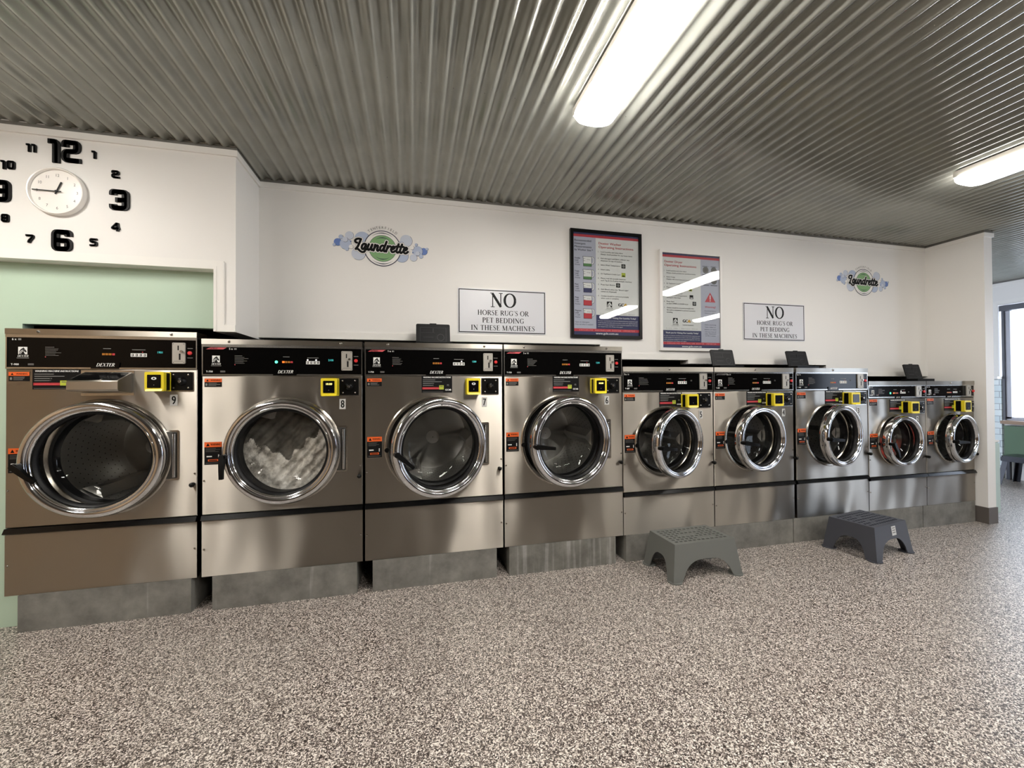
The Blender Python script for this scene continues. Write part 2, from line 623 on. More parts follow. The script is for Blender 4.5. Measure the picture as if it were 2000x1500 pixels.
def copy_tree(o, parent=None):
    c = o.copy()
    COL.objects.link(c)
    if parent:
        c.parent = parent
    for ch in list(o.children):
        copy_tree(ch, c)
    return c


# ------------------------------------------------------------------ room shell
WY = 0.322      # face of the white wall over the machines
CT = 2.371      # top of the cornice
HC = 2.385      # lowest line of the ceiling waves
NX, NX2 = 4.526, 4.619

mb = MB()
mb.box(-3.3, -5.6, -0.06, 7.15, 2.4, 0.0, 'flake_floor')
struct(mb.build('floor'))

# corrugated ceiling
pit, amp = 0.0672, 0.0085
mb = MB()
n0, n1, sub = -37, 118, 12
xs = [-0.8165 + (n0 + i / sub) * pit for i in range((n1 - n0) * sub + 1)]
zc = [HC + amp - amp * math.cos(2 * PI * ((x + 0.8165) / pit)) for x in xs]
N = len(xs)
vs, fs = [], []
for yy in (-5.6, 2.4):
    vs += [(x, yy, z) for x, z in zip(xs, zc)]
for yy in (-5.6, 2.4):
    vs += [(x, yy, HC + 0.05) for x in xs]
fs = [(i, i + N, i + 1 + N, i + 1) for i in range(N - 1)]
mb.add(vs, fs, 'corrugated', True)
mb.add(vs[2 * N:], [(0, N - 1, 2 * N - 1, N)], 'corrugated')
ceil = struct(mb.build('ceiling', angle=3.0))
sm = MB().lathe(0, 0, [(0.0001, -0.004), (0.004, -0.003), (0.006, 0.0)], 'screw_dark', 8)
vs = [(x, z, y) for x, y, z in sm.v]
s2 = MB().add(vs, [tuple(reversed(f)) for f in sm.f], 'screw_dark', True)
scr = None
for yy in (-0.672, -0.058):
    for i in range(-13, 36):
        x = -0.0995 + i * 2 * pit
        if (yy > -0.5 and not -0.85 < x < 2.2) or (-0.672 == yy and (x < -1.45 or 0.68 < x < 0.93 or x > 3.0)):
            continue
        if scr is None:
            scr = s2.build('screw', ceil)
            o = scr
        else:
            o = scr.copy()
            COL.objects.link(o)
        o.location = (x, yy, HC + 2 * amp)

# white wall above the machines, stepped along its lower edge
mb = MB()
low = [(-0.902, 1.436), (1.31, 1.436), (1.31, 1.331), (2.037, 1.331), (2.037, 1.303), (3.372, 1.303), (3.372, 1.209), (NX, 1.209)]
mb.prism(low + [(NX, HC + 0.012), (-0.902, HC + 0.012)], WY, WY + 0.09, 'wall_white')
struct(mb.build('wall_back'), 'white wall above the washing machines')
mb = MB()
for (xa, za), (xb, zb) in zip(low[::2], low[1::2]):
    mb.box(xa, WY - 0.007, za, xb, WY, za + 0.045, 'trim_white')
struct(mb.build('trim_1'))
mb = MB()
mb.box(-0.902, WY - 0.010, CT - 0.032, NX, WY, CT, 'trim_white')
mb.box(-0.902, WY - 0.006, CT, NX, WY, HC + 0.006, 'flashing')
mb.box(-0.902, -0.013, CT - 0.032, -0.892, WY, CT, 'trim_white')
mb.box(-0.902, -0.005, CT, -0.896, WY, HC + 0.006, 'flashing')
mb.box(-3.2, -0.013, CT - 0.032, -0.902, -0.003, CT, 'trim_white')
mb.box(-3.2, -0.006, CT, -0.902, 0.0, HC + 0.006, 'flashing')
struct(mb.build('trim_2'))
# bulkhead with its hanging leg
mb = MB()
mb.prism([(-1.0, 1.425), (-0.902, 1.425), (-0.902, HC + 0.012), (-3.2, HC + 0.012), (-3.2, 1.745), (-1.0, 1.745)], -0.003, 0.064, 'wall_white')
mb.prism([(-1.0, 1.425), (-0.902, 1.425), (-0.902, HC + 0.012), (-1.0, HC + 0.012)], 0.064, WY + 0.09, 'wall_white')
struct(mb.build('wall_bulkhead'), 'white bulkhead wall carrying the clock')
mb = MB()
mb.box(-3.2, -0.010, 1.745, -1.0, -0.003, 1.790, 'trim_white')
mb.box(-3.2, -0.0125, 1.745, -1.0, -0.0095, 1.760, 'trim_white')
mb.box(-1.0, -0.010, 1.425, -0.955, -0.003, 1.790, 'trim_white')
mb.box(-1.0, -0.0125, 1.425, -0.987, -0.0095, 1.760, 'trim_white')
mb.box(-0.955, -0.010, 1.425, -0.902, -0.003, 1.460, 'trim_white')
mb.box(-0.957, -0.0115, 1.462, -0.952, -0.003, 1.785, 'wall_white')
struct(mb.build('trim_3'))
# mint wall the left machine is set into
mb = MB()
mb.prism([(-3.2, 0), (-1.80, 0), (-1.80, 0.165), (-1.838, 0.165), (-1.838, 1.449), (-1.0, 1.449), (-1.0, 1.76), (-3.2, 1.76)], 0.064, 0.125, 'wall_mint')
mb.box(-1.838, 0.060, 1.449, -1.0, 0.064, 1.492, 'wall_mint')
struct(mb.build('wall_left'), 'mint green wall around the left machine')
# nib wall at the right end
mb = MB()
mb.box(NX, -0.073, 0, NX2, 1.3, HC + 0.012, 'wall_white')
struct(mb.build('wall_right'), 'white end wall beside the last machine')
mb = MB()
for z0, z1, k, mt in ((CT - 0.032, CT, 0.010, 'trim_white'), (CT, HC + 0.006, 0.005, 'flashing')):
    mb.box(NX - k, -0.073 - k, z0, NX, WY, z1, mt)
    mb.box(NX, -0.073 - k, z0, NX2 + k, -0.073, z1, mt)
    mb.box(NX2, -0.073, z0, NX2 + k, 1.3, z1, mt)
struct(mb.build('trim_4'))
mb = MB()
mb.box(NX - 0.007, -0.080, 0, NX, 0.32, 0.131, 'skirting_tile')
mb.box(NX, -0.080, 0, NX2 + 0.007, -0.073, 0.131, 'skirting_tile')
struct(mb.build('baseboard_right'))
# added black enclosure behind the machines, blocks light so the gaps stay dark
mb = MB()
mb.box(-1.9, 1.25, 0, NX, 1.3, 2.4, 'void_black')
mb.box(-1.9, WY + 0.09, 1.9, NX, 1.25, 1.95, 'void_black')
mb.box(-1.95, 0.125, 0, -1.9, 1.3, 2.4, 'void_black')
mb.box(-1.95, 0.125, 1.9, -1.0, WY + 0.1, 1.95, 'void_black')
struct(mb.build('void_blocker'))

# outer walls of the room
WX = 6.97
mb = MB()
W1, W2 = (-1.3, 1.06), (-3.4, -2.5)     # window and glazed door in the street wall
for y0, y1, z0, z1 in ((-5.6, W2[0], 0, HC), (W2[0], W2[1], 2.12, HC), (W2[1], W1[0], 0, HC), (W1[0], W1[1], 0, 0.67), (W1[0], W1[1], 2.10, HC), (W1[1], 2.4, 0, HC)):
    mb.box(WX, y0, z0, WX + 0.14, y1, z1 + 0.012, 'wall_white' if y0 >= W1[0] else 'wall_taupe')
struct(mb.build('wall_street'), 'white street wall with the window')
mb = MB()
mb.box(NX2, 2.3, 0, WX, 2.4, HC, 'wall_white')
struct(mb.build('wall_alcove'))
mb = MB()
mb.box(-3.3, -5.6, 0, WX, -5.5, HC, 'wall_taupe')
struct(mb.build('wall_front'))
mb = MB()
mb.box(-3.3, -5.5, 0, -3.2, 0.2, HC, 'wall_sand')
struct(mb.build('wall_west'))
mb = MB()
mb.box(WX - 0.010, -5.5, CT - 0.034, WX, 2.3, CT, 'trim_white')
mb.box(WX - 0.005, -5.5, CT, WX, 2.3, HC + 0.006, 'flashing')
mb.box(WX - 0.018, 1.06, 1.21, WX, 1.116, 2.10, 'trim_white')
mb.box(WX - 0.018, W1[0] - 0.06, 2.10, WX, 1.116, 2.155, 'trim_white')
struct(mb.build('trim_5'))
# window
mb = MB()
fx = WX - 0.02
mb.box(fx - 0.03, W1[0], 2.022, fx + 0.06, 1.035, 2.088, 'window_frame')
mb.box(fx, 1.008, 0.70, fx + 0.06, 1.030, 2.03, 'window_frame')
mb.box(fx, W1[0], 0.70, fx + 0.06, W1[0] + 0.05, 2.03, 'window_frame')
mb.box(fx + 0.01, -0.16, 0.70, fx + 0.06, -0.11, 2.03, 'window_frame')
for ya, yb in ((0.965, 1.01), (-0.11, -0.07), (-0.2, -0.16), (W1[0] + 0.05, W1[0] + 0.09)):
    mb.box(fx + 0.02, ya, 0.72, fx + 0.055, yb, 2.02, 'sash_grey')
mb.box(fx + 0.02, W1[0], 0.70, fx + 0.055, 1.01, 0.74, 'sash_grey')
wf = struct(mb.build('window_1'))
mb = MB()
mb.box(fx + 0.036, W1[0], 0.72, fx + 0.040, 1.01, 2.03, 'clear_glass')
mb.build('window_pane', wf)
mb = MB()
mb.box(fx - 0.10, W1[0] - 0.05, 0.662, fx + 0.06, 1.005, 0.70, 'timber')
mb.build('window_sill', wf)
# glazed street door further forward
mb = MB()
for y0, y1, z0, z1 in ((W2[0], W2[0] + 0.06, 0, 2.12), (W2[1] - 0.06, W2[1], 0, 2.12), (W2[0], W2[1], 2.05, 2.12), (W2[0], W2[1], 0, 0.12)):
    mb.box(WX + 0.02, y0, z0, WX + 0.07, y1, z1, 'window_frame')
dr = struct(mb.build('door_1'))
mb = MB()
mb.box(WX + 0.04, W2[0] + 0.06, 0.12, WX + 0.045, W2[1] - 0.06, 2.05, 'clear_glass')
mb.build('door_pane', dr)
# tiled splashback
mb = MB()
mb.box(WX - 0.032, 1.034, 0.0, WX - 0.001, 2.29, 1.20, 'splash_tile')
struct(mb.build('wall_splashback'))

# ------------------------------------------------------------------ ceiling battens
def batten(label, x, y0, y1, w, glow='tube_glow'):
    t = thing('ceiling_light', label, 'ceiling light', (x, (y0 + y1) / 2, HC), 0, 'fluorescent battens on the ceiling')
    L = (y1 - y0) / 2
    b = MB()
    b.box(-w / 2 + 0.004, -L + 0.012, -0.036, w / 2 - 0.004, L - 0.012, 0.0, 'fixture_white')
    b.build('light_housing', t)
    g = MB()
    # diffuser: plan outline with rounded ends, swelling downwards
    def ring(k, z):
        a, e, r = w / 2 - k, L - k * 0.6, 0.05
        p = []
        for cx, cy, a0 in ((a - r, -e + r, -PI / 2), (a - r, e - r, 0), (-a + r, e - r, PI / 2), (-a + r, -e + r, PI)):
            p += [(cx + r * math.cos(a0 + PI / 2 * i / 6), cy + r * math.sin(a0 + PI / 2 * i / 6), z) for i in range(7)]
        return p
    rs = [ring(0.0, -0.034), ring(0.0, -0.047), ring(0.008, -0.060), ring(0.025, -0.070), ring(0.05 - 0.004, -0.074)]
    n = len(rs[0])
    vs = [p for r in rs for p in r]
    fs = [(j * n + (i + 1) % n, j * n + i, (j + 1) * n + i, (j + 1) * n + (i + 1) % n) for j in range(len(rs) - 1) for i in range(n)]
    fs += [tuple(range(n)), tuple(range(5 * n - 1, 4 * n - 1, -1))]
    g.add(vs, fs, glow, True)
    g.build('light_diffuser', t)
    return t


batten('bright batten light on the ceiling, the large one above the big washers', 0.790, -1.70, -0.675, 0.185)
batten('bright batten light on the ceiling at the right edge, above the end wall', 3.20, -1.70, -0.665, 0.205, 'tube_glow_dim')
batten('batten light on the ceiling above the clock, outside the picture', -1.95, -1.70, -0.675, 0.185)
for i, x in enumerate((-2.2, 0.79, 3.2, 5.05)):
    batten('batten light on the ceiling behind the viewer, %s of the back row' % ('leftmost', 'second from the left', 'third from the left', 'rightmost')[i], x, -3.50, -2.50, 0.185)


# ------------------------------------------------------------------ horse head emblem (cap height about 1)
HORSE = [(.10, .0), (.10, .30), (.20, .56), (.38, .76), (.52, .84), (.58, .95), (.64, .84), (.74, .70), (.93, .40), (.90, .28), (.80, .27), (.70, .38), (.62, .38), (.66, .20), (.76, .0)]


def emblem(mb, u, v, h, y, fg, bg):
    # square badge, horse head looking right, mane arcs on its neck
    mb.rect(u, v, u + h, v + h, y, fg)
    mb.add([(u + a * h, y - .0003, v + b * h) for a, b in HORSE], [tuple(range(len(HORSE) - 1, -1, -1))], bg)
    for i, k in enumerate((.62, .48)):
        mb.disc(u + .74 * h, v + .02 * h, h * k, y - .0006, fg, 12, h * (k - .06), PI * .60, PI * .98)
    mb.disc(u + .70 * h, v + .58 * h, h * .035, y - .0006, fg, 8)


# ------------------------------------------------------------------ washing machines
def hole_panel(mb, w, z0, z1, cu, cz, r, mt, y=0.0, back=0.03, n=120):
    ang = sorted(set([2 * PI * i / n for i in range(n)] + [math.atan2(b - cz, a - cu) % (2 * PI) for a in (0, w) for b in (z0, z1)]))
    inn, out = [], []
    for t in ang:
        c, s = math.cos(t), math.sin(t)
        k = min([((w if c > 0 else 0) - cu) / c if abs(c) > 1e-9 else 1e9, ((z1 if s > 0 else z0) - cz) / s if abs(s) > 1e-9 else 1e9])
        inn.append((cu + r * c, cz + r * s))
        out.append((cu + k * c, cz + k * s))
    N = len(ang)
    e = 0.003
    def cl(p):
        return (min(max(p[0], e), w - e), min(max(p[1], z0 + e), z1 - e))
    vs = [(a, y, b) for a, b in inn] + [(*(lambda q: (q[0], y, q[1]))(cl(p)),) for p in out] + [(a, y + e, b) for a, b in out] + [(a, y + back, b) for a, b in out] + [(a, y + back, b) for a, b in inn]
    fs = []
    for i in range(N):
        j = (i + 1) % N
        fs += [(i, i + N, j + N, j), (i + N, i + 2 * N, j + 2 * N, j + N), (i + 2 * N, i + 3 * N, j + 3 * N, j + 2 * N), (i, j, j + 4 * N, i + 4 * N)]
    mb.add(vs, [tuple(reversed(f)) for f in fs], mt)


def bars(mb, u, v, w, n, step, h, y, mt, seed=1):
    rg = random.Random(seed)
    for i in range(n):
        mb.rect(u, v - i * step - h, u + w * rg.uniform(.6, 1), v - i * step, y, mt)


SPEC = {
    'A': dict(cap=.027, p0=.040, p1=.181, face=.190, s1=(.012, .090, .204, .247), s2=(.012, .090, .857, .742), ins=(.309, .483, .190, .286), card=(.560, .640, .204, .299), plate=(.659, .757, .204, .295), num=(.657, .689, .316, .372), coin=(.668, .724, .054, .160), btn=(.743, .106), dex=(.388, .172, .017), lights=(.372, .116), dig=(.489, .557, .110, .127), disp=(.600, .104), logo=(.040, .086, .046), txt=(.148, .213, .084, .134), size=(.047, .014), trim=(.455, .483), dcu=.385, dcz=.800, R=.2726, p=.040, uh=.672, hin=(.684, .911), knob=(.760, .647), lid=(.280, .490)),
    'B': dict(cap=.031, p0=.040, p1=.155, face=.166, s1=(.011, .087, .179, .223), s2=(.012, .090, .817, .701), ins=(.266, .437, .168, .265), card=(.430, .514, .181, .270), plate=(.560, .657, .178, .271), num=(.569, .596, .294, .348), coin=(.575, .631, .043, .150), btn=(.655, .093), dex=(.343, .153, .015), lights=(.320, .107), dig=(.409, .476, .095, .113), disp=(.505, .091), logo=(.032, .073, .040), txt=(.118, .190, .071, .126), size=(.012, .052), trim=(.416, .442), dcu=.312, dcz=.766, R=.2223, p=.040, uh=.598, hin=(.66, .87), knob=(.672, .610), lid=(.160, .358)),
    'C': dict(cap=.031, p0=.038, p1=.121, face=.135, s1=(.012, .087, .141, .187), s2=(.015, .089, .758, .643), ins=(.214, .384, .141, .240), card=(.336, .420, .158, .249), plate=(.480, .575, .166, .252), num=(.493, .517, .278, .330), coin=(.491, .545, .036, .124), btn=(.580, .083), dex=(.300, .128, .009), lights=(.255, .093), dig=(.329, .385, .084, .097), disp=(.410, .085), logo=(.032, .068, .034), txt=(.105, .17, .06, .105), size=(.012, .046), trim=(.398, .424), dcu=.288, dcz=.699, R=.1931, p=.036, uh=.527, hin=(.60, .79), knob=(.590, .560), lid=(.126, .325)),
}
MODEL = {9: ('A', -1.852, -1.077, 1.418, 5), 8: ('A', -1.056, -.280, 1.387, 0), 7: ('A', -.267, .516, 1.387, 18), 6: ('A', .526, 1.307, 1.387, 10), 5: ('B', 1.312, 1.993, 1.259, 17), 4: ('B', 2.000, 2.671, 1.259, 8), 3: ('B', 2.694, 3.370, 1.259, 10), 2: ('C', 3.377, 3.971, 1.161, 2), 1: ('C', 3.977, 4.512, 1.161, 7)}
MODEL[1] = ('C', 3.977, 4.517, 1.161, 7)
WLAB = {9: 'large stainless washer numbered 9 with protruding detergent tray, leftmost of the row', 8: 'running stainless washer numbered 8, soapy wash filling its round window', 7: 'stainless washer numbered 7, empty, with black lid raised behind its top', 6: 'stainless washer numbered 6, last of the tall ones, door ajar', 5: 'stainless washer numbered 5 with its door standing open, behind the grey step stool', 4: 'stainless washer numbered 4, lower machine beside the open washer 5', 3: 'stainless washer numbered 3 behind the dark step stool', 2: 'small stainless washer numbered 2 with reddish wash inside', 1: 'small stainless washer at the right end of the row against the end wall'}
HANDLE = {9: -40, 8: -88, 7: -42, 6: -6, 5: -6, 4: -9, 3: -4, 2: -80, 1: -3}
BZ = 0.171


def washer(no):
    T, X0, X1, top, ang = MODEL[no]
    S = dict(SPEC[T])
    w = X1 - X0
    if no == 1:                     # the last machine is a little narrower
        k = w / .588
        for q in ('s1', 's2', 'ins', 'card', 'plate', 'num', 'coin', 'dig', 'txt', 'lid'):
            S[q] = (S[q][0] * k, S[q][1] * k) + tuple(S[q][2:])
        for q in ('btn', 'dex', 'lights', 'disp', 'logo', 'knob'):
            S[q] = (S[q][0] * k,) + tuple(S[q][1:])
    t = thing('washing_machine', WLAB[no], 'washing machine', (X0, 0, 0), 0, 'front loading washers along the wall')
    TZ = lambda q: top - q
    fz = TZ(S['face'])
    cu, cz, Rr = S['dcu'] + (w - {'A': .776, 'B': .676, 'C': .597}[T]) * .3 * (no != 1), S['dcz'], S['R']
    if no == 1:
        cu -= 0.0
    # body behind the front sheets
    b = MB()
    e = 0.014
    for x0, x1 in ((e, e + .012), (w - e - .012, w - e)):
        b.box(x0, .030, BZ, x1, .86, TZ(.012), 'steel_side')
    b.box(e, .02, TZ(.012), w - e, .86, TZ(.002), 'steel_side')
    b.box(e, .85, BZ, w - e, .86, TZ(.012), 'steel_side')
    b.box(e, .030, BZ, w - e, .86, BZ + .012, 'steel_side')
    b.box(e, .030, S['trim'][0] - .005, w - e, .10, S['trim'][1] + .012, 'steel_side')
    b.box(e, .034, fz - .02, w - e, .12, fz + .004, 'steel_side')
    b.build('cabinet_body', t)
    # steel cap strip
    b = MB()
    b.box(0, -.006, TZ(S['cap']), w, .10, TZ(0), 'steel_cap')
    b.box(0, -.003, TZ(S['p0']) - .001, w, .03, TZ(S['cap']), 'steel_frame')
    cap = b.build('top_cap', t)
    for u in ((.125, w - .11) if T == 'A' else (w * .5,)):
        q = MB()
        q.lathe(u, TZ(S['cap'] * .5), [(.0001, -.012), (.005, -.011), (.0075, -.006)], 'screw_steel', 14)
        q.lathe(u, TZ(S['cap'] * .5), [(.0001, -.0125), (.0025, -.0125)], 'screw_dark', 8)
        q.build('cap_screw', cap)
    # control panel
    b = MB()
    z0, z1 = TZ(S['p1']), TZ(S['p0'])
    b.box(0, -.002, z0 - .008, w, .03, z0, 'steel_frame')
    b.box(0, -.002, z0, .005, .03, z1, 'steel_frame')
    b.box(w - .005, -.002, z0, w, .03, z1, 'steel_frame')
    b.box(.005, .001, z0, w - .005, .03, z1, 'panel_black')
    Y = .0005
    h = S['logo'][2]
    lu = S['logo'][0]
    lz = TZ(S['txt'][3]) + h * .30
    emblem(b, lu + h * .12, lz, h * .75, Y, 'white_print', 'black_print')
    roman(b, 'DEXTER', lu + h * .5, lz - h * .28, h * .2, Y, 'white_print', sx=.98, shear=.25, fat=1.3)
    b.rect(lu, lz - h * .42, lu + h, lz - h * .36, Y, 'grey_print')
    u0, u1, t0, t1 = S['txt']
    b.rect(u0, TZ(t0 + .003), u0 + .035, TZ(t0), Y, 'dim_print')
    bars(b, u0, TZ(t0 + .008), u1 - u0, 6, (t1 - t0 - .012) / 6, .0022, Y, 'dim_print', no)
    b.rect(u0 - .001, TZ(t1), u0 + .003, TZ(t1 - .004), Y, 'pink_print')
    mdl = {'A': 'T-900' if no == 9 else 'T-750', 'B': 'T-400', 'C': 'T-300'}[T]
    b.text(mdl, .018, TZ(S['p1'] - .009), .0085, Y, 'white_print', bold=.03)
    b.rect(.082, TZ(S['p1'] - .009), .105, TZ(S['p1'] - .018), Y, 'dim_print')
    sz = {'A': '6 x' if no == 9 else '5 x', 'B': '3 x', 'C': '2 x'}[T]
    su = S['size'][0] if T != 'A' or no == 9 else .122
    if no == 9:
        su = .022
    if no == 4:
        su = .105
    b.text(sz, su, TZ(S['p0'] + .014), .009, Y, 'white_print', bold=.03)
    b.rect(su + .023, TZ(S['p0'] + .014), su + .035, TZ(S['p0'] + .006), Y, 'grey_print')
    if no in (8, 7, 6, 4):
        b.add([(.018, Y, TZ(S['p0'] + .013)), (.095, Y, TZ(S['p0'] + .013)), (.112, Y, TZ(S['p0'] + .003)), (.038, Y, TZ(S['p0'] + .003))], [(0, 1, 2, 3)], 'pink_print' if no != 4 else 'dim_print')
        b.text('EXPRESS', .032, TZ(S['p0'] + .0115), .007, Y - .0003, 'black_print', bold=.04, shear=.3, sx=.95)
    lu, lt = S['lights']
    b.rect(lu + .004, TZ(lt - .026), lu + .036, TZ(lt - .029), Y, 'grey_print')
    du0, du1, dt0, dt1 = S['dig']
    b.rect(du0 + .006, TZ(dt0 - .016), du1 - .006, TZ(dt0 - .019), Y, 'grey_print')
    b.rect(du0, TZ(dt1), du1, TZ(dt0), Y, 'white_print')
    dw = (du1 - du0) / 4
    for i in range(4):
        b.rect(du0 + dw * (i + .25), TZ(dt1 - .003), du0 + dw * (i + .8), TZ(dt0 + .003), Y - .0003, 'black_print')
        b.rect(du0 + dw * (i + .42), TZ(dt1 - .006), du0 + dw * (i + .62), TZ(dt0 + .006), Y - .0006, 'white_print')
    pan = b.build('control_panel', t)
    for i in range(4):
        b = MB()
        b.rect(lu + i * .0135, TZ(lt + .005), lu + i * .0135 + .0115, TZ(lt - .005), Y - .0003, 'amber_lit' if (no in (8, 2) and i == 0) else 'amber_light' if i < 3 else 'red_print')
        b.build('cycle_light', pan)
    dots = [(du1 - .018, dt0 - .006, .004 if no in (8, 7) else .0025, 'white_lit' if no in (8, 7) else 'red_print')]
    if no in (8, 2):
        dots += [(lu - .028, lt, .0075, 'green_lit'), (du0 + .008, dt0 - .006, .004, 'white_lit')]
    for a_, t_, r_d, m_d in dots:
        b = MB()
        b.disc(a_, TZ(t_), r_d, Y - .0003, m_d, 14)
        b.build('indicator_light', pan)
    b = MB()
    u, tt = S['disp']
    b.text({9: '1901', 8: '2100', 7: '1200', 6: '1200'}.get(no, '00'), u, TZ(tt + .005), .010, Y - .0002, 'digit_lit' if T == 'A' else 'dim_print', bold=.01, sx=.9)
    b.build('price_display', pan)
    # coin plate
    b = MB()
    u0, u1, t0, t1 = S['coin']
    b.rbox(u0, TZ(t1), u1, TZ(t0), -.006, .001, .004, 'coin_plate')
    uw, th = u1 - u0, t1 - t0
    b.rect(u0 + uw * .42, TZ(t0 + th * .36), u0 + uw * .52, TZ(t0 + th * .14), -.0065, 'black_print')
    b.rect(u0 + uw * .52, TZ(t0 + th * .82), u0 + uw * .66, TZ(t0 + th * .52), -.0065, 'black_print')
    b.rect(u0 + uw * .14, TZ(t0 + th * .89), u0 + uw * .86, TZ(t0 + th * .875), -.0065, 'dim_print')
    b.cyl((u0 + uw * .76, -.016, TZ(t0 + th * .42)), (u0 + uw * .76, -.006, TZ(t0 + th * .42)), .006, 'screw_steel', 12)
    for a, c in ((.1, .06), (.9, .06), (.1, .94), (.9, .94)):
        b.disc(u0 + uw * a, TZ(t0 + th * c), .0022, -.0066, 'dim_print', 8)
    b.build('coin_slot', pan)
    b = MB()
    u, tt = S['btn']
    b.lathe(u, TZ(tt), [(.0001, -.008), (.007, -.008), (.0095, -.005), (.0095, .001)], 'red_button', 20)
    b.build('start_button', pan)
    b = MB()
    b.rect(u - .012, TZ(tt + .026), u + .012, TZ(tt + .022), Y, 'dim_print')
    b.build('button_caption', pan)
    b = MB()
    b.rect(u - .012, TZ(tt - .022), u + .012, TZ(tt - .026), Y, 'dim_print')
    b.build('button_caption', pan)
    # maker's nameplate
    b = MB()
    u, tt, h = S['dex']
    u = u * w / {'A': .776, 'B': .676, 'C': .597}[T]
    b.prism([(u - h * 3.5, TZ(tt + h * .9)), (u + h * 3.2, TZ(tt + h * .9)), (u + h * 3.5, TZ(tt - h * .9)), (u - h * 3.0, TZ(tt - h * .9))], -.0045, .0, 'panel_black')
    roman(b, 'DEXTER', u, TZ(tt + h * .25), h * .95, -.0048, 'white_print', sx=1.0, shear=.32, fat=1.35)
    b.build('nameplate', t)
    # front sheets
    b = MB()
    hole_panel(b, w, S['trim'][1] + .002, fz, cu, cz, Rr * .97, 'steel')
    b.build('front_panel', t)
    b = MB()
    b.box(0, 0, BZ, w, .03, S['trim'][0] - .002, 'steel')
    lp = b.build('lower_panel', t)
    b = MB()
    z0, z1 = S['trim']
    sec = [(.03, z0), (-.004, z0), (-.016, z0 + .006), (-.004, z1), (.03, z1)]
    vs = [(x, y, z) for x in (0, w) for y, z in sec]
    b.add(vs, [(0, 1, 2, 3, 4), (9, 8, 7, 6, 5)] + [(i, i + 5, (i + 1) % 5 + 5, (i + 1) % 5) for i in range(5)], 'black_gloss')
    b.build('trim_strip', t)
    for u, z in ((.010, cz - .14), (w - .010, cz - .1), (.010, BZ + .14), (w - .010, BZ + .15)):
        q = MB()
        q.lathe(u, z, [(.0001, -.005), (.003, -.0045), (.005, -.001), (.005, .0)], 'screw_steel', 12)
        q.build('panel_screw', t)
    q = MB()
    u, z = S['knob']
    u = u if no != 1 else w - .012
    q.tube([(u, .0, z), (u, -.012, z), (u + .002, -.024, z - .001), (u + .004, -.030, z - .003)], [.008, .011, .012, .006], 'black_plastic', 14)
    q.build('stop_knob', t)
    # stickers
    u0, u1, t0, t1 = S['s1']
    def warn(zt, zb, big):
        b = MB()
        b.box(u0, -.0015, zb, u1, 0, zt, 'black_print')
        hh = .018 if not big else .026
        y = -.0018
        b.rect(u0, zt - hh, u1, zt, y, 'orange_print')
        k = hh * .62
        b.add([(u0 + .008, y - .0003, zt - hh * .82), (u0 + .008 + k, y - .0003, zt - hh * .82), (u0 + .008 + k / 2, y - .0003, zt - hh * .2)], [(0, 1, 2)], 'black_print')
        b.text('WARNING', u0 + .028, zt - hh * .70, hh * .42, y - .0003, 'black_print', bold=.03, sx=(u1 - u0 - .034) / (hh * .42 / CAP * text_geo('WARNING')[2]))
        if not big:
            b.rect(u0 + .005, zb + .006, u0 + .013, zb + .018, y, 'grey_print')
            bars(b, u0 + .018, zb + .020, u1 - u0 - .024, 3, .006, .0022, y, 'grey_print', no)
        else:
            bars(b, u0 + .006, zt - hh - .006, u1 - u0 - .012, 4, .0055, .0018, y, 'dim_print', no)
            b.rect(u0 + .010, zb + .038, u0 + .034, zb + .044, y, 'white_print')
            b.rect(u1 - .016, zb + .032, u1 - .012, zb + .050, y, 'white_print')
            b.rect(u0 + .016, zb + .016, u1 - .016, zb + .026, y, 'orange_print')
            b.rect(u0 + .020, zb + .0185, u1 - .020, zb + .0235, y - .0003, 'black_print')
            b.rect(u0 + .006, zb + .006, u1 - .006, zb + .009, y, 'dim_print')
        b.build('warning_sticker', t)['label'] = 'tall orange and black warning sticker' if big else 'small orange and black warning sticker'
    warn(TZ(t0), TZ(t1), False)
    warn(S['s2'][2], S['s2'][3], True)
    if no != 8:
        u0, u1, t0, t1 = S['ins'] if no != 9 else (.101, .288, .192, .286)
        b = MB()
        uw, hh = u1 - u0, t1 - t0
        b.box(u0, -.0012, TZ(t1), u1, 0, TZ(t0), 'black_print')
        y = -.0015
        b.text('WASHING MACHINE INSTRUCTIONS', u0 + uw * .05, TZ(t0 + hh * .12), hh * .085, y, 'white_print', bold=.05, shear=.2, sx=uw * .90 / (hh * .085 / CAP * text_geo('WASHING MACHINE INSTRUCTIONS')[2]))
        for i, q in enumerate((.40, .62, .36, .34)):
            z = TZ(t0 + hh * (.25 + i * .11))
            b.rect(u0 + uw * .04, z, u0 + uw * (.04 + q), z + hh * .035, y, 'grey_print')
        for q in (.42, .53):
            b.rect(u0 + uw * .35, TZ(t0 + hh * (q + .06)), u0 + uw * .385, TZ(t0 + hh * q), y, 'dim_print')
        b.rect(u0 + uw * .02, TZ(t0 + hh * .80), u0 + uw * .60, TZ(t0 + hh * .67), y, 'red_print')
        b.rect(u0 + uw * .05, TZ(t0 + hh * .755), u0 + uw * .56, TZ(t0 + hh * .725), y - .0003, 'pink_print')
        b.rect(u0 + uw * .57, TZ(t0 + hh * .81), u0 + uw * .72, TZ(t0 + hh * .56), y - .0003, 'lime_print')
        b.rect(u0 + uw * .60, TZ(t0 + hh * .65), u0 + uw * .69, TZ(t0 + hh * .61), y - .0006, 'dim_print')
        emblem(b, u0 + uw * .83, TZ(t0 + hh * .61), hh * .11, y, 'grey_print', 'black_print')
        b.text('GC', u0 + uw * .77, TZ(t0 + hh * .88), hh * .10, y, 'white_print', bold=.06)
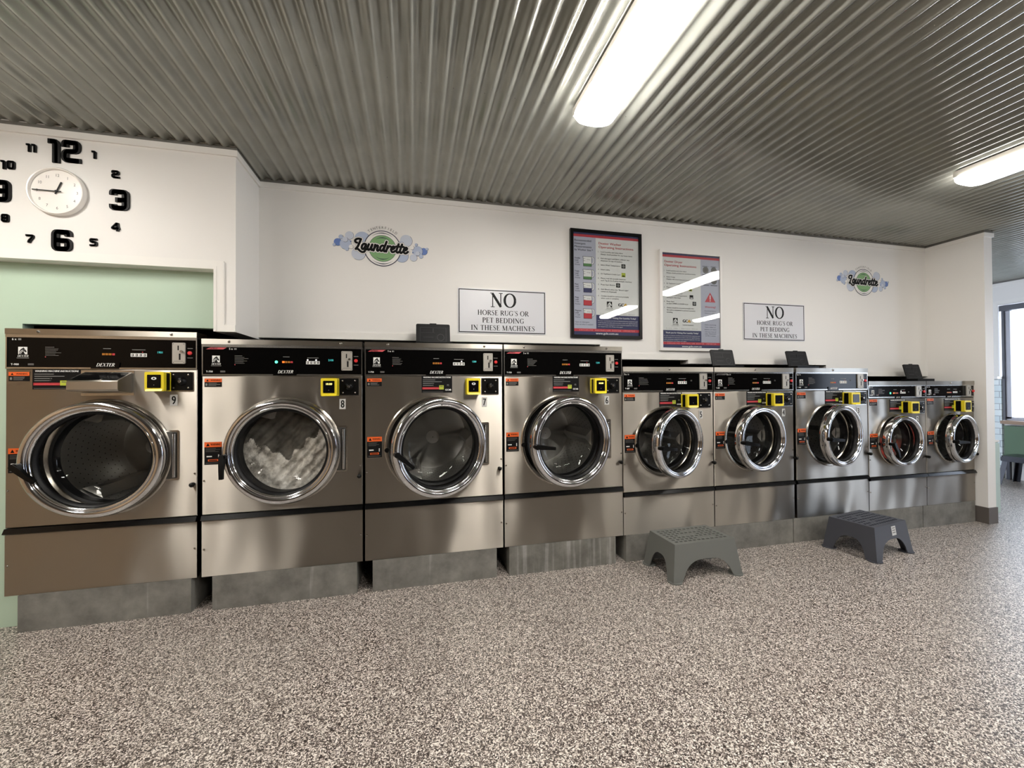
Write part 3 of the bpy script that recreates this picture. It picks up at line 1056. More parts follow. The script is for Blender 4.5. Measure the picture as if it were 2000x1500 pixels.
        b.add([(u0 + uw * a, y, TZ(t0 + hh * c)) for a, c in ((.875, .86), (.90, .79), (.93, .80), (.94, .76), (.97, .84), (.95, .89), (.91, .87))], [tuple(range(6, -1, -1))], 'white_print')
        b.rect(u0 + uw * .03, TZ(t0 + hh * .965), u0 + uw * .70, TZ(t0 + hh * .94), y, 'dim_print')
        b.build('instruction_label', t)
    # card reader
    du = .016 if no in (8, 9) else 0
    du += .008 if no == 9 else 0
    u0, u1, t0, t1 = S['card']
    u0, u1 = u0 + du, u1 + du
    b = MB()
    b.rbox(u0, TZ(t1), u1, TZ(t0), -.010, 0, .005, 'yellow_plastic')
    b.rbox(u0 + .004, TZ(t1 - .004), u1 - .003, TZ(t0 + .004), -.046, -.010, .004, 'black_plastic')
    b.rbox(u0, TZ(t1), u1, TZ(t0), -.068, -.046, .007, 'yellow_plastic')
    b.add([(u0 + .004, -.068, TZ(t1 - .012)), (u1 - .004, -.068, TZ(t1 - .012)), (u1 - .006, -.074, TZ(t1 - .001)), (u0 + .006, -.074, TZ(t1 - .001))], [(0, 3, 2, 1)], 'yellow_plastic')
    cr = b.build('card_reader', t)
    b = MB()
    x0, x1, zb, zt = u0 + .012, u1 - .012, TZ(t1 - .017), TZ(t0 + .014)
    b.rbox(x0, zb, x1, zt, -.0705, -.068, .003, 'black_gloss')
    if no in (8, 6):
        b.text('10.00' if no == 8 else '10.00', (x0 + x1) / 2, zt - .022, .010, -.0708, 'screen_lit', 'C', bold=.04)
    elif no in (9, 7):
        b.disc((x0 + x1) / 2, zt - .018, .008, -.0708, 'white_print', 16, rx=.011, rz=.007)
        b.disc((x0 + x1) / 2, zt - .018, .004, -.0711, 'black_print', 12)
    b.disc((x0 + x1) / 2, zb + .014, .002, -.0708, 'grey_print', 8)
    b.build('reader_screen', cr)
    # lock plate
    u0, u1, t0, t1 = S['plate']
    b = MB()
    b.rbox(u0 - .004, TZ(t1 + .005), u1 + .003, TZ(t0 - .003), -.003, 0, .004, 'steel_frame')
    b.rbox(u0, TZ(t1), u1, TZ(t0), -.007, -.002, .005, 'black_plastic')
    c = ((u0 + u1) / 2, TZ((t0 + t1) / 2))
    b.lathe(c[0], c[1], [(.0001, -.022), (.012, -.022), (.018, -.018), (.024, -.007)], 'black_plastic', 28)
    lp = b.build('lock_plate', t)
    for a in (-1, 1):
        for d in (-1, 1):
            q = MB()
            q.lathe(c[0] + a * (u1 - u0) * .33, c[1] + d * (t1 - t0) * .36, [(.0001, -.012), (.004, -.011), (.0055, -.007)], 'screw_steel', 12)
            q.build('plate_screw', lp)
    q = MB()
    q.lathe(c[0], c[1], [(.0001, -.026), (.0055, -.026), (.007, -.024), (.007, -.021)], 'screw_steel', 16)
    q.rect(c[0] - .001, c[1] - .004, c[0] + .001, c[1] + .004, -.0265, 'black_print')
    q.build('key_lock', lp)
    # number
    u0, u1, t0, t1 = S['num']
    b = MB()
    b.box(u0, -.0012, TZ(t1), u1, 0, TZ(t0), 'sticker_white')
    if no != 1:
        b.text(str(no), (u0 + u1) / 2, TZ(t1) + (t1 - t0) * .14, (t1 - t0) * .72, -.0015, 'black_print', 'C', bold=.035, sx=.66)
    else:
        b.text('1', (u0 + u1) / 2, TZ(t1) + (t1 - t0) * .14, (t1 - t0) * .72, -.0015, 'black_print', 'C', bold=.035, sx=.66)
    b.build('number_sticker', t)
    # bezel, hinge
    b = MB()
    b.lathe(cu, cz, [(Rr * 1.045, .0), (Rr * 1.045, -.004), (Rr * 1.02, -.009), (Rr * .985, -.008), (Rr * .975, -.002), (Rr * .965, .03), (Rr * .90, .045), (Rr * .86, .05)], 'bezel_chrome', 112)
    b.lathe(cu, cz, [(Rr * .90, .045), (Rr * .87, .02), (Rr * .83, .025), (Rr * .82, .07)], 'black_rubber', 96)
    b.build('door_bezel', t)
    b = MB()
    b.disc(cu - Rr * .99, cz - .02, .013, -.0095, 'black_plastic', 18)
    b.build('latch_hole', t)
    h0, h1 = S['hin']
    uh = cu + Rr + (.014 if T == 'A' else .010)
    b = MB()
    b.rbox(uh - .03, h0 - .012, uh + .026, h1 + .012, -.004, 0, .008, 'bezel_chrome')
    b.rbox(uh - .03, h0 - .004, uh + .018, h1 + .004, -.0055, -.003, .006, 'steel_side')
    b.rbox(uh - .004, h0 + .002, uh + .016, h1 - .002, -.006, -.003, .004, 'black_plastic')
    hg = b.build('door_hinge', t)
    b = MB()
    b.cyl((uh + .007, -.010, h0 + .004), (uh + .007, -.010, h1 - .004), .008, 'steel_frame', 14)
    b.build('hinge_pin', hg)
    # drum
    b = MB()
    dr = Rr * .86
    b.lathe(cu, cz, [(Rr * .84, .06), (dr, .075), (dr, .54)], 'drum_steel', 80)
    for k in range(3):
        a = PI / 2 + .5 + k * 2 * PI / 3
        for sgn in (0,):
            ca, sa = math.cos(a), math.sin(a)
            P = []
            for yy in (.11, .52):
                for da, rr in ((-.22, .995), (-.05, .80), (.05, .80), (.22, .995)):
                    P.append((cu + dr * rr * math.cos(a + da), yy, cz + dr * rr * math.sin(a + da)))
            b.add(P, [(0, 1, 5, 4), (1, 2, 6, 5), (2, 3, 7, 6), (3, 2, 1, 0)], 'drum_steel')
    # ribbed back plate
    n = 90
    rings = []
    for rr, amp_, yy in ((.17, .0, .40), (.30, .004, .425), (.7, .009, .500), (.97, .003, .54), (1.0, 0, .54)):
        rings.append([(cu + dr * rr * math.cos(2 * PI * i / n), yy - amp_ * (1 + math.cos(6 * 2 * PI * i / n)) / 2, cz + dr * rr * math.sin(2 * PI * i / n)) for i in range(n)])
    vs = [p for r in rings for p in r]
    fs = [(j * n + i, j * n + (i + 1) % n, (j + 1) * n + (i + 1) % n, (j + 1) * n + i) for j in range(4) for i in range(n)]
    b.add(vs, fs, 'drum_steel', True)
    # perforations as small dark dots in rows
    for j in range(9):
        for i in range(48):
            a = 2 * PI * (i + .5 * (j % 2)) / 48
            yy = .13 + j * .042
            c_, s_ = math.cos(a), math.sin(a)
            rr = dr - .0015
            hw = .0030
            P = [(cu + rr * c_ - s_ * p, yy + q, cz + rr * s_ + c_ * p) for p, q in ((-hw, -hw), (hw, -hw), (hw, hw), (-hw, hw))]
            b.add(P, [(0, 1, 2, 3)], 'drum_hole')
    d = b.build('drum', t)
    b = MB()
    b.lathe(cu, cz, [(.0001, .388), (.041, .388), (.043, .392), (.043, .42)], 'hub_grey', 32)
    b.disc(cu, cz, .003, .3872, 'screw_dark', 8)
    b.build('drum_hub', d)
    # door: origin on the hinge axis
    H = Vector((uh, -.004, cz))
    rel = cu - uh
    p = S['p'] + .022
    b = MB()
    prof = [(Rr * .93, -.002), (Rr * .985, -.006), (Rr * 1.0, -.014), (Rr * 1.004, -p * .55), (Rr * .998, -p * .80), (Rr * .982, -p * .93), (Rr * .962, -p * .985), (Rr * .93, -p), (Rr * .898, -p * .985), (Rr * .886, -p * .95),
            (Rr * .882, -p * .84), (Rr * .874, -p * .84), (Rr * .870, -p * .90), (Rr * .855, -p * .92), (Rr * .832, -p * .86), (Rr * .822, -p * .72), (Rr * .818, -p * .5), (Rr * .818, -.004), (Rr * .93, -.002)]
    b.lathe(rel, 0, prof, 'chrome', 128)
    door = b.build('door', t, H, angle=1.0)
    b = MB()
    b.lathe(rel, 0, [(Rr * .819, -p * .70), (Rr * .800, -p * .64), (Rr * .783, -p * .54), (Rr * .774, -p * .46), (Rr * .776, -p * .34), (Rr * .80, -p * .24), (Rr * .819, -p * .2)], 'black_rubber', 96)
    b.build('door_gasket', door)
    b = MB()
    b.lathe(rel, 0, [(.0001, .072), (Rr * .34, .071), (Rr * .56, .065), (Rr * .67, .050), (Rr * .73, .026), (Rr * .757, -.004), (Rr * .778, -p * .42)], 'door_glass', 96)
    b.build('door_glass', door, angle=3.0)
    # lever handle
    b = MB()
    ha = math.radians(HANDLE[no])
    px, pz = rel - Rr * .945, -.012
    L = .105 if T == 'A' else .095
    dx, dz = math.cos(ha), math.sin(ha)
    b.cyl((px, -p * .9, pz), (px, -p - .022, pz), .013, 'black_plastic', 18)
    b.cyl((px, -p - .022, pz), (px, -p - .030, pz), .015, 'black_plastic', 18)
    nx, nz_ = -dz, dx
    vs = []
    for s, hw, y0, y1 in ((-.012, .012, -p - .034, -p - .016), (.02, .015, -p - .040, -p - .020), (L * .6, .011, -p - .050, -p - .034), (L, .010, -p - .052, -p - .038)):
        for q, yy in ((-hw, y1), (-hw * .8, y0), (hw * .8, y0), (hw, y1)):
            vs.append((px + dx * s + nx * q, yy, pz + dz * s + nz_ * q))
    fs = [(j * 4 + i, j * 4 + (i + 1) % 4, (j + 1) * 4 + (i + 1) % 4, (j + 1) * 4 + i) for j in range(3) for i in range(4)] + [(3, 2, 1, 0), (12, 13, 14, 15)]
    b.add(vs, fs, 'black_plastic')
    b.build('door_handle', door)
    door.rotation_euler = (0, 0, math.radians(ang))
    # hopper on the left machine
    if no == 9:
        b = MB()
        x0, x1 = .300, .497
        sec = [(.0, 1.112), (-.098, 1.122), (-.104, 1.130), (-.104, 1.166), (-.098, 1.172), (.0, 1.214)]
        k = len(sec)
        vs = [(x, y, z) for x in (x0, x1) for y, z in sec]
        b.add(vs, [tuple(range(k)), tuple(range(2 * k - 1, k - 1, -1))] + [(i, i + k, (i + 1) % k + k, (i + 1) % k) for i in range(k)], 'steel_cap')
        b.box(x0 - .01, -.003, 1.100, x1 + .008, 0, 1.222, 'steel_frame')
        tr = b.build('detergent_tray', t)
        b = MB()
        def lidp(a, c):
            P = [(a, -.094, 1.1765), (c, -.094, 1.1765), (c, -.006, 1.2142), (a, -.006, 1.2142)]
            b.add(P, [(0, 1, 2, 3)], 'black_gloss')
        lidp(x0 + .008, x0 + .118)
        lidp(x0 + .124, x1 - .008)
        b.build('tray_lid', tr)
    # dispenser box and raised lid
    if no in (7, 4, 3, 1):
        u0, u1 = S['lid']
        b = MB()
        b.box(u0 - .004, .12, TZ(.002), u1 + .004, .24, TZ(-.022), 'black_plastic')
        db = b.build('soap_dispenser', t)
        b = MB()
        hh = .134 if T != 'C' else .136
        uw = u1 - u0
        b.rbox(0, 0, uw, hh, 0, .008, .010, 'lid_black')
        b.box(uw * .4, .0, hh - .001, uw * .6, .006, hh + .005, 'lid_black')
        fr = [(.12, .12), (.88, .12), (.88, .82), (.12, .82)]
        b.stroke([(a * uw, c * hh) for a, c in fr], .0025, -.0012, 'lid_ridge', cap=False, closed=True, depth=.0015)
        b.stroke([(uw * .14, hh * .56), (uw * .55, hh * .56)], .002, -.0012, 'lid_ridge', cap=False, depth=.0015)
        b.stroke([(uw * .5, hh * .58), (uw * .5, hh * .78)], .004, -.0015, 'lid_ridge', cap=False, depth=.002)
        b.stroke([(uw * .72 + hh * .16 * math.cos(q), hh * .34 + hh * .16 * math.sin(q)) for q in [2 * PI * i / 24 for i in range(24)]], .003, -.0012, 'lid_ridge', cap=False, closed=True, depth=.0015)
        b.stroke([(uw * .2, hh * .34), (uw * .5, hh * .34)], .003, -.0012, 'lid_ridge', cap=False, depth=.0015)
        for a, c in ((.06, .92), (.94, .92), (.06, .07), (.94, .07)):
            b.disc(a * uw, c * hh, .004, -.0008, 'black_print', 12)
        ld = b.build('dispenser_lid', t, (u0, .195, TZ(-.016)))
        ld.rotation_euler = (math.radians(-14), 0, 0)
    return t, cu, cz, Rr


MACH = {}
for no in range(9, 0, -1):
    MACH[no] = washer(no)

# loads seen through the windows
def load(no, label, mt, low, seed):
    t, cu, cz, Rr = MACH[no]
    X = t.location.x + cu
    R2 = Rr * .853
    rg = random.Random(seed)
    b = MB()
    nr, na = 64, 240
    vs, fs = [], []
    for j in range(nr + 1):
        for i in range(na):
            a = 2 * PI * i / na
            r = R2 * j / nr
            x, z = r * math.cos(a), r * math.sin(a)
            hgt = low(x / R2) * R2
            d = .100 + max(0, z - hgt) * .30 + (1 - (j / nr) ** 4) * (.012 * math.sin(x * 50 + seed) * math.cos(z * 43) + .007 * math.sin(x * 110 - z * 90))
            vs.append((X + x, max(d, .092), cz + z))
    foam = []
    for j in range(nr):
        for i in range(na):
            k = (i + 1) % na
            fs.append((j * na + i, j * na + k, (j + 1) * na + k, (j + 1) * na + i))
            a, rr = 2 * PI * (i + .5) / na, R2 * (j + .5) / nr
            x, z = rr * math.cos(a), rr * math.sin(a)
            foam.append(z < low(x / R2) * R2 + .012 * math.sin(x * 90) + .010 * math.sin(x * 47 + z * 60 + 1) + rg.uniform(-.004, .004))
    m_ = len(vs)
    vs += [(x, .37, z) for x, _, z in vs[nr * na:(nr + 1) * na]]
    fs += [(nr * na + i, nr * na + (i + 1) % na, m_ + (i + 1) % na, m_ + i) for i in range(na)] + [tuple(m_ + i for i in range(na))]
    nf = len(foam)
    b.add(vs, [f for f, q in zip(fs[:nf], foam) if q], mt, True)
    b.add(vs, [f for f, q in zip(fs[:nf], foam) if not q] + fs[nf:], 'wet_cloth', True)
    tag(b.build('wet_laundry', None, angle=3.0), label, 'laundry')


load(8, 'grey soapy wash turning behind the window of washer 8', 'suds', lambda x: .02 - .30 * (1 - abs(x)) + .62 * max(0, x) ** .7 + .22 * max(0, -x), 3)
load(2, 'reddish wash heaped behind the window of washer 2', 'red_wash', lambda x: .05 - .25 * x, 5)

# ------------------------------------------------------------------ concrete plinths
for nm, x0, x1, y0 in (('concrete plinth under washer 9, at the left end', -1.798, -1.10, -.006), ('concrete plinth under washer 8', -1.006, -.31, -.006), ('concrete plinth under washer 7', -.227, .475, -.006), ('streaky concrete plinth under washer 6', .552, 1.25, -.006),
                       ('long concrete plinth under washers 5 and 4, behind the grey stool', 1.325, 2.650, -.004), ('long concrete plinth under washers 3 and 2, behind the dark stool', 2.657, 3.918, -.004), ('short concrete plinth at the right end under washer 1', 3.925, 4.505, -.004)):
    b = MB()
    b.box(x0, y0, 0, x1, .86, BZ - .001, 'concrete_streaked' if 'streaky' in nm else 'concrete')
    o = b.build('concrete_plinth')
    tag(o, nm, 'plinth', 'concrete plinths under the washers')

# ------------------------------------------------------------------ signs
def no_sign(label, x0, x1, z0, z1):
    b = MB()
    w, h = x1 - x0, z1 - z0
    b.rbox(0, 0, w, h, -.004, 0, .006, 'sign_white')
    y = -.0043
    i, r = .008, .006
    b.stroke([(i, i), (w - i, i), (w - i, h - i), (i, h - i)], .0058, y, 'black_print', cap=False, closed=True)
    roman(b, 'NO', w * .505, h * .60, h * .32, y, 'black_print', sx=1.08, fat=1.45, gap=.02)
    for s, q, fit in (("HORSE RUG'S OR", .415, .585), ('PET BEDDING', .245, .48), ('IN THESE MACHINES', .075, .73)):
        hh = h * .112
        wd = sum(GLY[c][0] + .06 for c in s) * hh
        roman(b, s, w * .505, h * q, hh, y, 'black_print', sx=w * fit / wd, fat=1.4)
    o = b.build('wall_sign', None, (x0, WY - .0005, z0))
    return tag(o, label, 'sign', 'rug and bedding notices')


no_sign('white NO HORSE RUGS notice left of the black-framed poster', .285, .898, 1.495, 1.796)
no_sign('white NO HORSE RUGS notice right of the white-framed poster', 2.545, 3.150, 1.497, 1.797)


# framed posters -----------------------------------------------------------
def jug(b, x, z, s, fill, mt, y):
    b.add([(x, y, z), (x + s * .9, y, z), (x + s * .9, y, z + s), (x - s * .06, y, z + s), (x - .02 * s, y, z + s * .82)], [(0, 1, 2, 3, 4)], 'poster_white')
    b.rect(x, z, x + s * .9, z + s * fill, y - .0003, mt)
    b.stroke([(x - s * .06, z + s), (x + s * .9, z + s), (x + s * .9, z), (x, z), (x, z + s * .8), (x - s * .06, z + s)], s * .035, y - .0005, 'black_print', cap=False)
    b.stroke(crom([(x + s * .9, z + s * .95), (x + s * 1.12, z + s * .88), (x + s * 1.18, z + s * .6), (x + s * 1.08, z + s * .35), (x + s * .92, z + s * .25)], 4), s * .09, y - .0002, 'poster_white', cap=False)
    b.stroke(crom([(x + s * .9, z + s * 1.0), (x + s * 1.16, z + s * .92), (x + s * 1.23, z + s * .6), (x + s * 1.12, z + s * .3), (x + s * .92, z + s * .18)], 4), s * .03, y - .0004, 'black_print', cap=False)
    for q in (.55, .78):
        b.rect(x + s * .02, z + s * q, x + s * .2, z + s * (q + .025), y - .0006, 'black_print')
    b.text('1/2 Cup', x + s * .36, z + s * .66, s * .08, y - .0006, 'black_print', bold=.02)


def gcmap(b, u, v, h, y):
    b.text('GC', u, v, h, y, 'black_print', bold=.07)
    k = h * 1.25
    P = [(.0, .28), (.12, .55), (.34, .74), (.5, .95), (.62, .82), (.72, .98), (.84, .62), (1.0, .34), (.9, .06), (.68, .02), (.52, .2), (.3, .14), (.12, .06)]
    b.add([(u + h * 2.0 + a * k, y, v - h * .1 + c * k) for a, c in P], [tuple(range(len(P) - 1, -1, -1))], 'gold')
    b.stroke(crom([(u + h * 2.0 + .72 * k, v + .0 * k), (u + h * 2.0 + 1.04 * k, v + .12 * k), (u + h * 2.0 + .98 * k, v + .56 * k)], 4), h * .07, y - .0003, 'navy', cap=False)


def poster(label, x0, x1, z0, z1, fmat, washer_):
    t = thing('framed_poster', label, 'poster', (x0, WY, z0), 0, 'framed instruction posters')
    w, h, fw = x1 - x0, z1 - z0, .022
    b = MB()
    for a0, c0, a1, c1 in ((0, 0, w, fw), (0, h - fw, w, h), (0, fw, fw, h - fw), (w - fw, fw, w, h - fw)):
        b.box(a0, -.024, c0, a1, 0, c1, fmat)
    b.build('poster_frame', t)
    b = MB()
    pw, ph = w - 2 * fw, h - 2 * fw
    U = lambda q: fw + pw * q
    V = lambda q: h - fw - ph * q
    Y = -.0142
    b.box(fw, -.014, fw, w - fw, -.002, h - fw, 'poster_white')
    def R(u0, v0, u1, v1, mt, d=0):
        b.rect(U(u0), V(v1), U(u1), V(v0), Y - d * .0003, mt)
    def Tx(s, u, v, hh, mt, bold=.0, align='L', fit=None, d=2):
        H_ = ph * hh
        sx = 1.0
        if fit:
            sx = pw * fit / (H_ / CAP * text_geo(s)[2])
        b.text(s, U(u), V(v) - H_ / 2, H_, Y - d * .0003, mt, align, bold, sx)
    R(0, 0, 1, .018, 'navy', 1)
    R(0, .018, 1, .042, 'poster_red', 1)
    R(0, .938, 1, .965, 'poster_red', 1)
    R(0, .965, 1, 1, 'navy', 1)
    Tx('www.gcle.com.au', .5, .982, .019, 'white_print', .03, 'C', .34)
    s = 'EXCLUSIVE AUSTRALIAN DEXTER IMPORTER'
    for i, ch in enumerate(s):
        if ch != ' ':
            Tx(ch, .09 + .83 * i / (len(s) - 1), .952, .0125, 'blush_print', .02, 'C')
    if washer_:
        c0, c1, m0, m1 = 0, .337, .337, 1
    else:
        c0, c1, m0, m1 = .667, 1, 0, .667
    R(c0, .042, c1, .938, 'poster_lilac', 1)
    R(m0, .80 if washer_ else .815, m1, .938, 'navy', 2)
    mz = .80 if washer_ else .815
    Tx('Thank you for Visiting Our Laundry Today!', (m0 + m1) / 2, mz + .026, .015, 'white_print', .03, 'C', .56, 3)
    for i, s in enumerate(('For your convenience, the finest professional laundry equipment used', 'in this laundry not only saves you time, it also uses significantly less', 'water and energy compared to most residential equipment. We hope', 'you enjoyed your visit. Please come again!')):
        Tx(s, m0 + .025, mz + .056 + i * .0195, .009, 'white_print', .0, 'L', (.615 if i < 3 else .38), 3)
    if washer_:
        for i, (s, f) in enumerate((('Recommended', .25), ('Detergent', .165), ('Measurements', .255), ('by Washer Size *', .275))):
            Tx(s, .018, .078 + i * .0305, .0185, 'black_print', .02, 'L', f)
        for i, (a, c, fill, mt, q) in enumerate((('Double', 'T-300', .28, 'jug_green', .285), ('Triple', 'T-400', .28, 'jug_green', .413), ('Maxi', 'T-600', .45, 'navy', .541), ('Mega', 'T-900', .54, 'poster_red', .669), ('Magnum', 'T-1200', .54, 'poster_red', .797))):
            jug(b, U(.150), V(q + .043), pw * .135, fill, mt, Y - .0006)
            Tx(a, .02, q - .033, .0135, 'black_print', .03)
            Tx('Load', .02, q - .012, .0135, 'black_print', .03)
            Tx(c, .02, q + .010, .0125, 'black_print')
            Tx('Washer', .02, q + .031, .0125, 'black_print')
        Tx('*Save on detergent.', .018, .875, .012, 'black_print', 0, 'L', .22)
        Tx('Only use what is needed.', .018, .898, .012, 'black_print', 0, 'L', .275)
        hx, hs = .378, (('Dexter Washer', .092, .35), ('Operating Instructions', .128, .54))
        steps = (('1.', 'Load Laundry and close door', .176, .345), (None, 'Always check pockets for any loose items', .199, .49), ('2.', 'Add detergent and fabric softener into', .240, .445), (None, 'dispenser on top of machine', .262, .335), ('3.', 'Select Wash Temperature', .305, .30), ('4.', 'Insert coins', .350, .14), ('5.', 'Or Tap/Insert Credit Card', .392, .30), ('6.', 'Please wait 60 seconds between', .436, .385), (None, 'each Tap & Go if using multiple machines', .458, .48), ('7.', 'Press Start Button', .499, .22), ('8.', 'Add Bleach when the "Bleach Light"', .545, .43), (None, 'comes on (Optional)', .567, .24), ('9.', 'Clothes should be removed promptly', .611, .43), (None, 'when cycle is complete', .633, .275))
        icons = ((.73, .305, 'black_print', 'grey_print'), (.73, .392, 'lime_print', 'black_print'), (.645, .499, 'black_print', 'grey_print'))
        tx, lg, gq = .41, (.49, .735), (.675, .735)
        sin = (.66, .785)
    else:
        hx, hs = .04, (('Dexter Dryer', .090, .31), ('Operating Instructions', .128, .55))
        steps = (('1.', 'Load Laundry and close door.', .186, .35), (None, 'Always check pockets for any loose items', .210, .50), ('2.', 'Insert Coins', .253, .145), (None, 'Display will show time purchased', .277, .40), ('3.', 'Or Tap/Insert Credit Card', .322, .30), ('4.', 'Please wait 60 seconds', .362, .30), (None, 'between each Tap & Go', .385, .28), ('5.', 'Select dryer and then', .425, .27), (None, 'press desired temperature', .447, .35), (None, 'setting for that dryer', .470, .245), ('6.', 'Press Start', .512, .13), (None, 'to select UPPER or LOWER dryer', .534, .37), ('7.', 'Clothes should be removed promptly after', .578, .47), (None, 'the cycle is completed to prevent excessive', .602, .49), (None, 'wrinkling', .625, .10))
        icons = ((.47, .455, 'black_print', 'poster_white'), (.52, .525, 'black_print', 'grey_print'), (.45, .372, 'lime_print', 'black_print'))
        tx, lg, gq = .075, (.17, .755), (.345, .755)
        sin = (.33, .795)
        for cx in (.755, .90):
            for q in (.150, .262):
                Tx('DRYER 1', cx, q - .035, .011, 'black_print', .03, 'C', .11)
                b.disc(U(cx), V(q + .005), pw * .052, Y - .0006, 'dim_print', 24)
                b.disc(U(cx), V(q + .005), pw * .040, Y - .0009, 'grey_print', 24, pw * .034)
                R(cx - .06, q + .052, cx + .06, q + .058, 'black_print', 2)
        P = [(U(.735), V(.500)), (U(.925), V(.500)), (U(.83), V(.395))]
        b.add([(a, Y - .0006, c) for a, c in P], [(0, 1, 2)], 'poster_red')
        R(.822, .425, .838, .472, 'white_print', 3)
        R(.822, .480, .838, .490, 'white_print', 3)
        Tx('Warning!', .83, .552, .019, 'poster_red', .02, 'C', .19)
        for s, q, f in (('Dry Only Fabrics', .595, .20), ('Washed in Water', .620, .20), ('To avoid risk of fire', .662, .22), ('DO NOT dry:', .686, .15), ('Items containing', .745, .2), ('foam rubber or', .770, .19), ('plastics, or items', .795, .21), ('with any trace of', .820, .2), ('wax, chemicals', .842, .2), ('or flammables', .864, .18)):
            Tx(s, .83, q, .0115, 'black_print', .0, 'C', f)
    for s, q, f in hs:
        Tx(s, hx, q, .0225, 'poster_red', .02, 'L', f)
    for nn, s, q, f in steps:
        if nn:
            Tx(nn, tx - .043, q, .0115, 'black_print', .01)
        Tx(s, tx, q, .0125, 'black_print', .01, 'L', f)
    for u, q, m1_, m2_ in icons:
        R(u, q - .021, u + .062, q + .021, m1_, 2)
        if m2_ == 'grey_print':
            b.disc(U(u + .031), V(q), pw * .021, Y - .0009, m2_, 20)
        else:
            R(u + .01, q + .006, u + .052, q + .016, m2_, 3)
    emblem(b, U(lg[0] + .01), V(lg[1] - .014), pw * .080, Y - .0006, 'black_print', 'poster_white')
    roman(b, 'DEXTER', U(lg[0] + .05), V(lg[1] + .004), ph * .013, Y - .0006, 'black_print', sx=1.15, shear=.3, fat=1.3)
    Tx('LAUNDRY', lg[0] + .05, lg[1] + .013, .008, 'grey_print', 0, 'C', .14)
    gcmap(b, U(gq[0]), V(gq[1] - .027), ph * .030, Y - .0006)
    Tx('Laundry Equipment', gq[0] + .095, gq[1], .010, 'black_print', .02, 'C', .19)
    s = 'Since 1985 - Employee Owned'
    for i, ch in enumerate(s):
        if ch != ' ':
            Tx(ch, sin[0] - .26 + .52 * i / (len(s) - 1), sin[1], .010, 'black_print', .0, 'C')
    b.build('poster_print', t)
    b = MB()
    b.box(fw, -.019, fw, w - fw, -.0165, h - fw, 'clear_glass')
    b.build('poster_glass', t)
    return t


poster('black-framed washer instruction poster, the larger left one', 1.080, 1.640, 1.480, 2.257, 'frame_black', True)
poster('white-framed dryer instruction poster, the right one', 1.790, 2.340, 1.400, 2.160, 'frame_white', False)


# laundrette decals ----------------------------------------------------------
LAUN = [
    [(.24, .98), (.04, 1.06), (-.02, 1.28), (.14, 1.50), (.42, 1.58), (.68, 1.54)], [(.68, 1.54), (.56, 1.0), (.42, .45), (.22, .06)],
    [(.22, .08), (.50, .08), (.80, -.16), (1.08, -.30), (1.32, -.24), (1.40, -.10)],
    [(1.42, .86), (1.18, .92), (.98, .70), (.94, .35), (1.08, .12), (1.28, .30), (1.42, .80), (1.38, .30), (1.50, .10), (1.66, .24)],
    [(1.78, .92), (1.70, .40), (1.82, .10), (2.04, .26), (2.22, .92), (2.16, .34), (2.28, .10), (2.46, .26)],
    [(2.60, .92), (2.50, .08)], [(2.54, .40), (2.74, .80), (2.94, .84), (2.98, .60), (2.92, .26), (3.04, .08), (3.22, .24)],
    [(3.78, .84), (3.54, .92), (3.34, .70), (3.32, .32), (3.48, .10), (3.68, .30), (3.82, .80)], [(4.00, 1.52), (3.84, .70), (3.80, .26), (3.92, .08), (4.08, .22)],
    [(4.24, .92), (4.14, .08)], [(4.18, .40), (4.34, .78), (4.52, .92), (4.66, .84)],
    [(4.72, .46), (5.02, .56), (5.16, .80), (5.00, .94), (4.80, .76), (4.76, .36), (4.92, .10), (5.14, .14), (5.32, .32)],
    [(5.62, 1.34), (5.48, .50), (5.52, .16), (5.68, .08), (5.84, .24)], [(6.08, 1.34), (5.94, .50), (5.98, .16), (6.12, .08), (6.28, .24)], [(5.34, .96), (6.34, 1.0)],
    [(6.38, .46), (6.68, .56), (6.82, .80), (6.66, .94), (6.46, .76), (6.42, .36), (6.58, .10), (6.80, .12), (7.0, .34)],
]
BUB = [(700, 420, 125, 'bubble_a'), (1330, 690, 112, 'bubble_a'), (320, 475, 62, 'decal_blue'), (1695, 610, 62, 'decal_blue'), (500, 362, 68, 'bubble_b'), (440, 505, 92, 'bubble_a'), (1590, 605, 88, 'bubble_a'), (640, 660, 110, 'bubble_b'), (1405, 432, 102, 'bubble_b'), (368, 390, 38, 'bubble_a'), (265, 520, 27, 'bubble_a'), (432, 430, 45, 'bubble_b'), (525, 550, 36, 'decal_white'), (460, 590, 30, 'bubble_a'), (1498, 545, 38, 'decal_white'), (1570, 497, 27, 'bubble_a'), (1750, 568, 25, 'bubble_a'), (1525, 720, 62, 'bubble_b'), (1592, 645, 40, 'bubble_b'), (1650, 695, 36, 'bubble_a'), (1320, 480, 40, 'bubble_a'), (520, 457, 12, 'decal_blue'), (1512, 632, 12, 'decal_blue')]


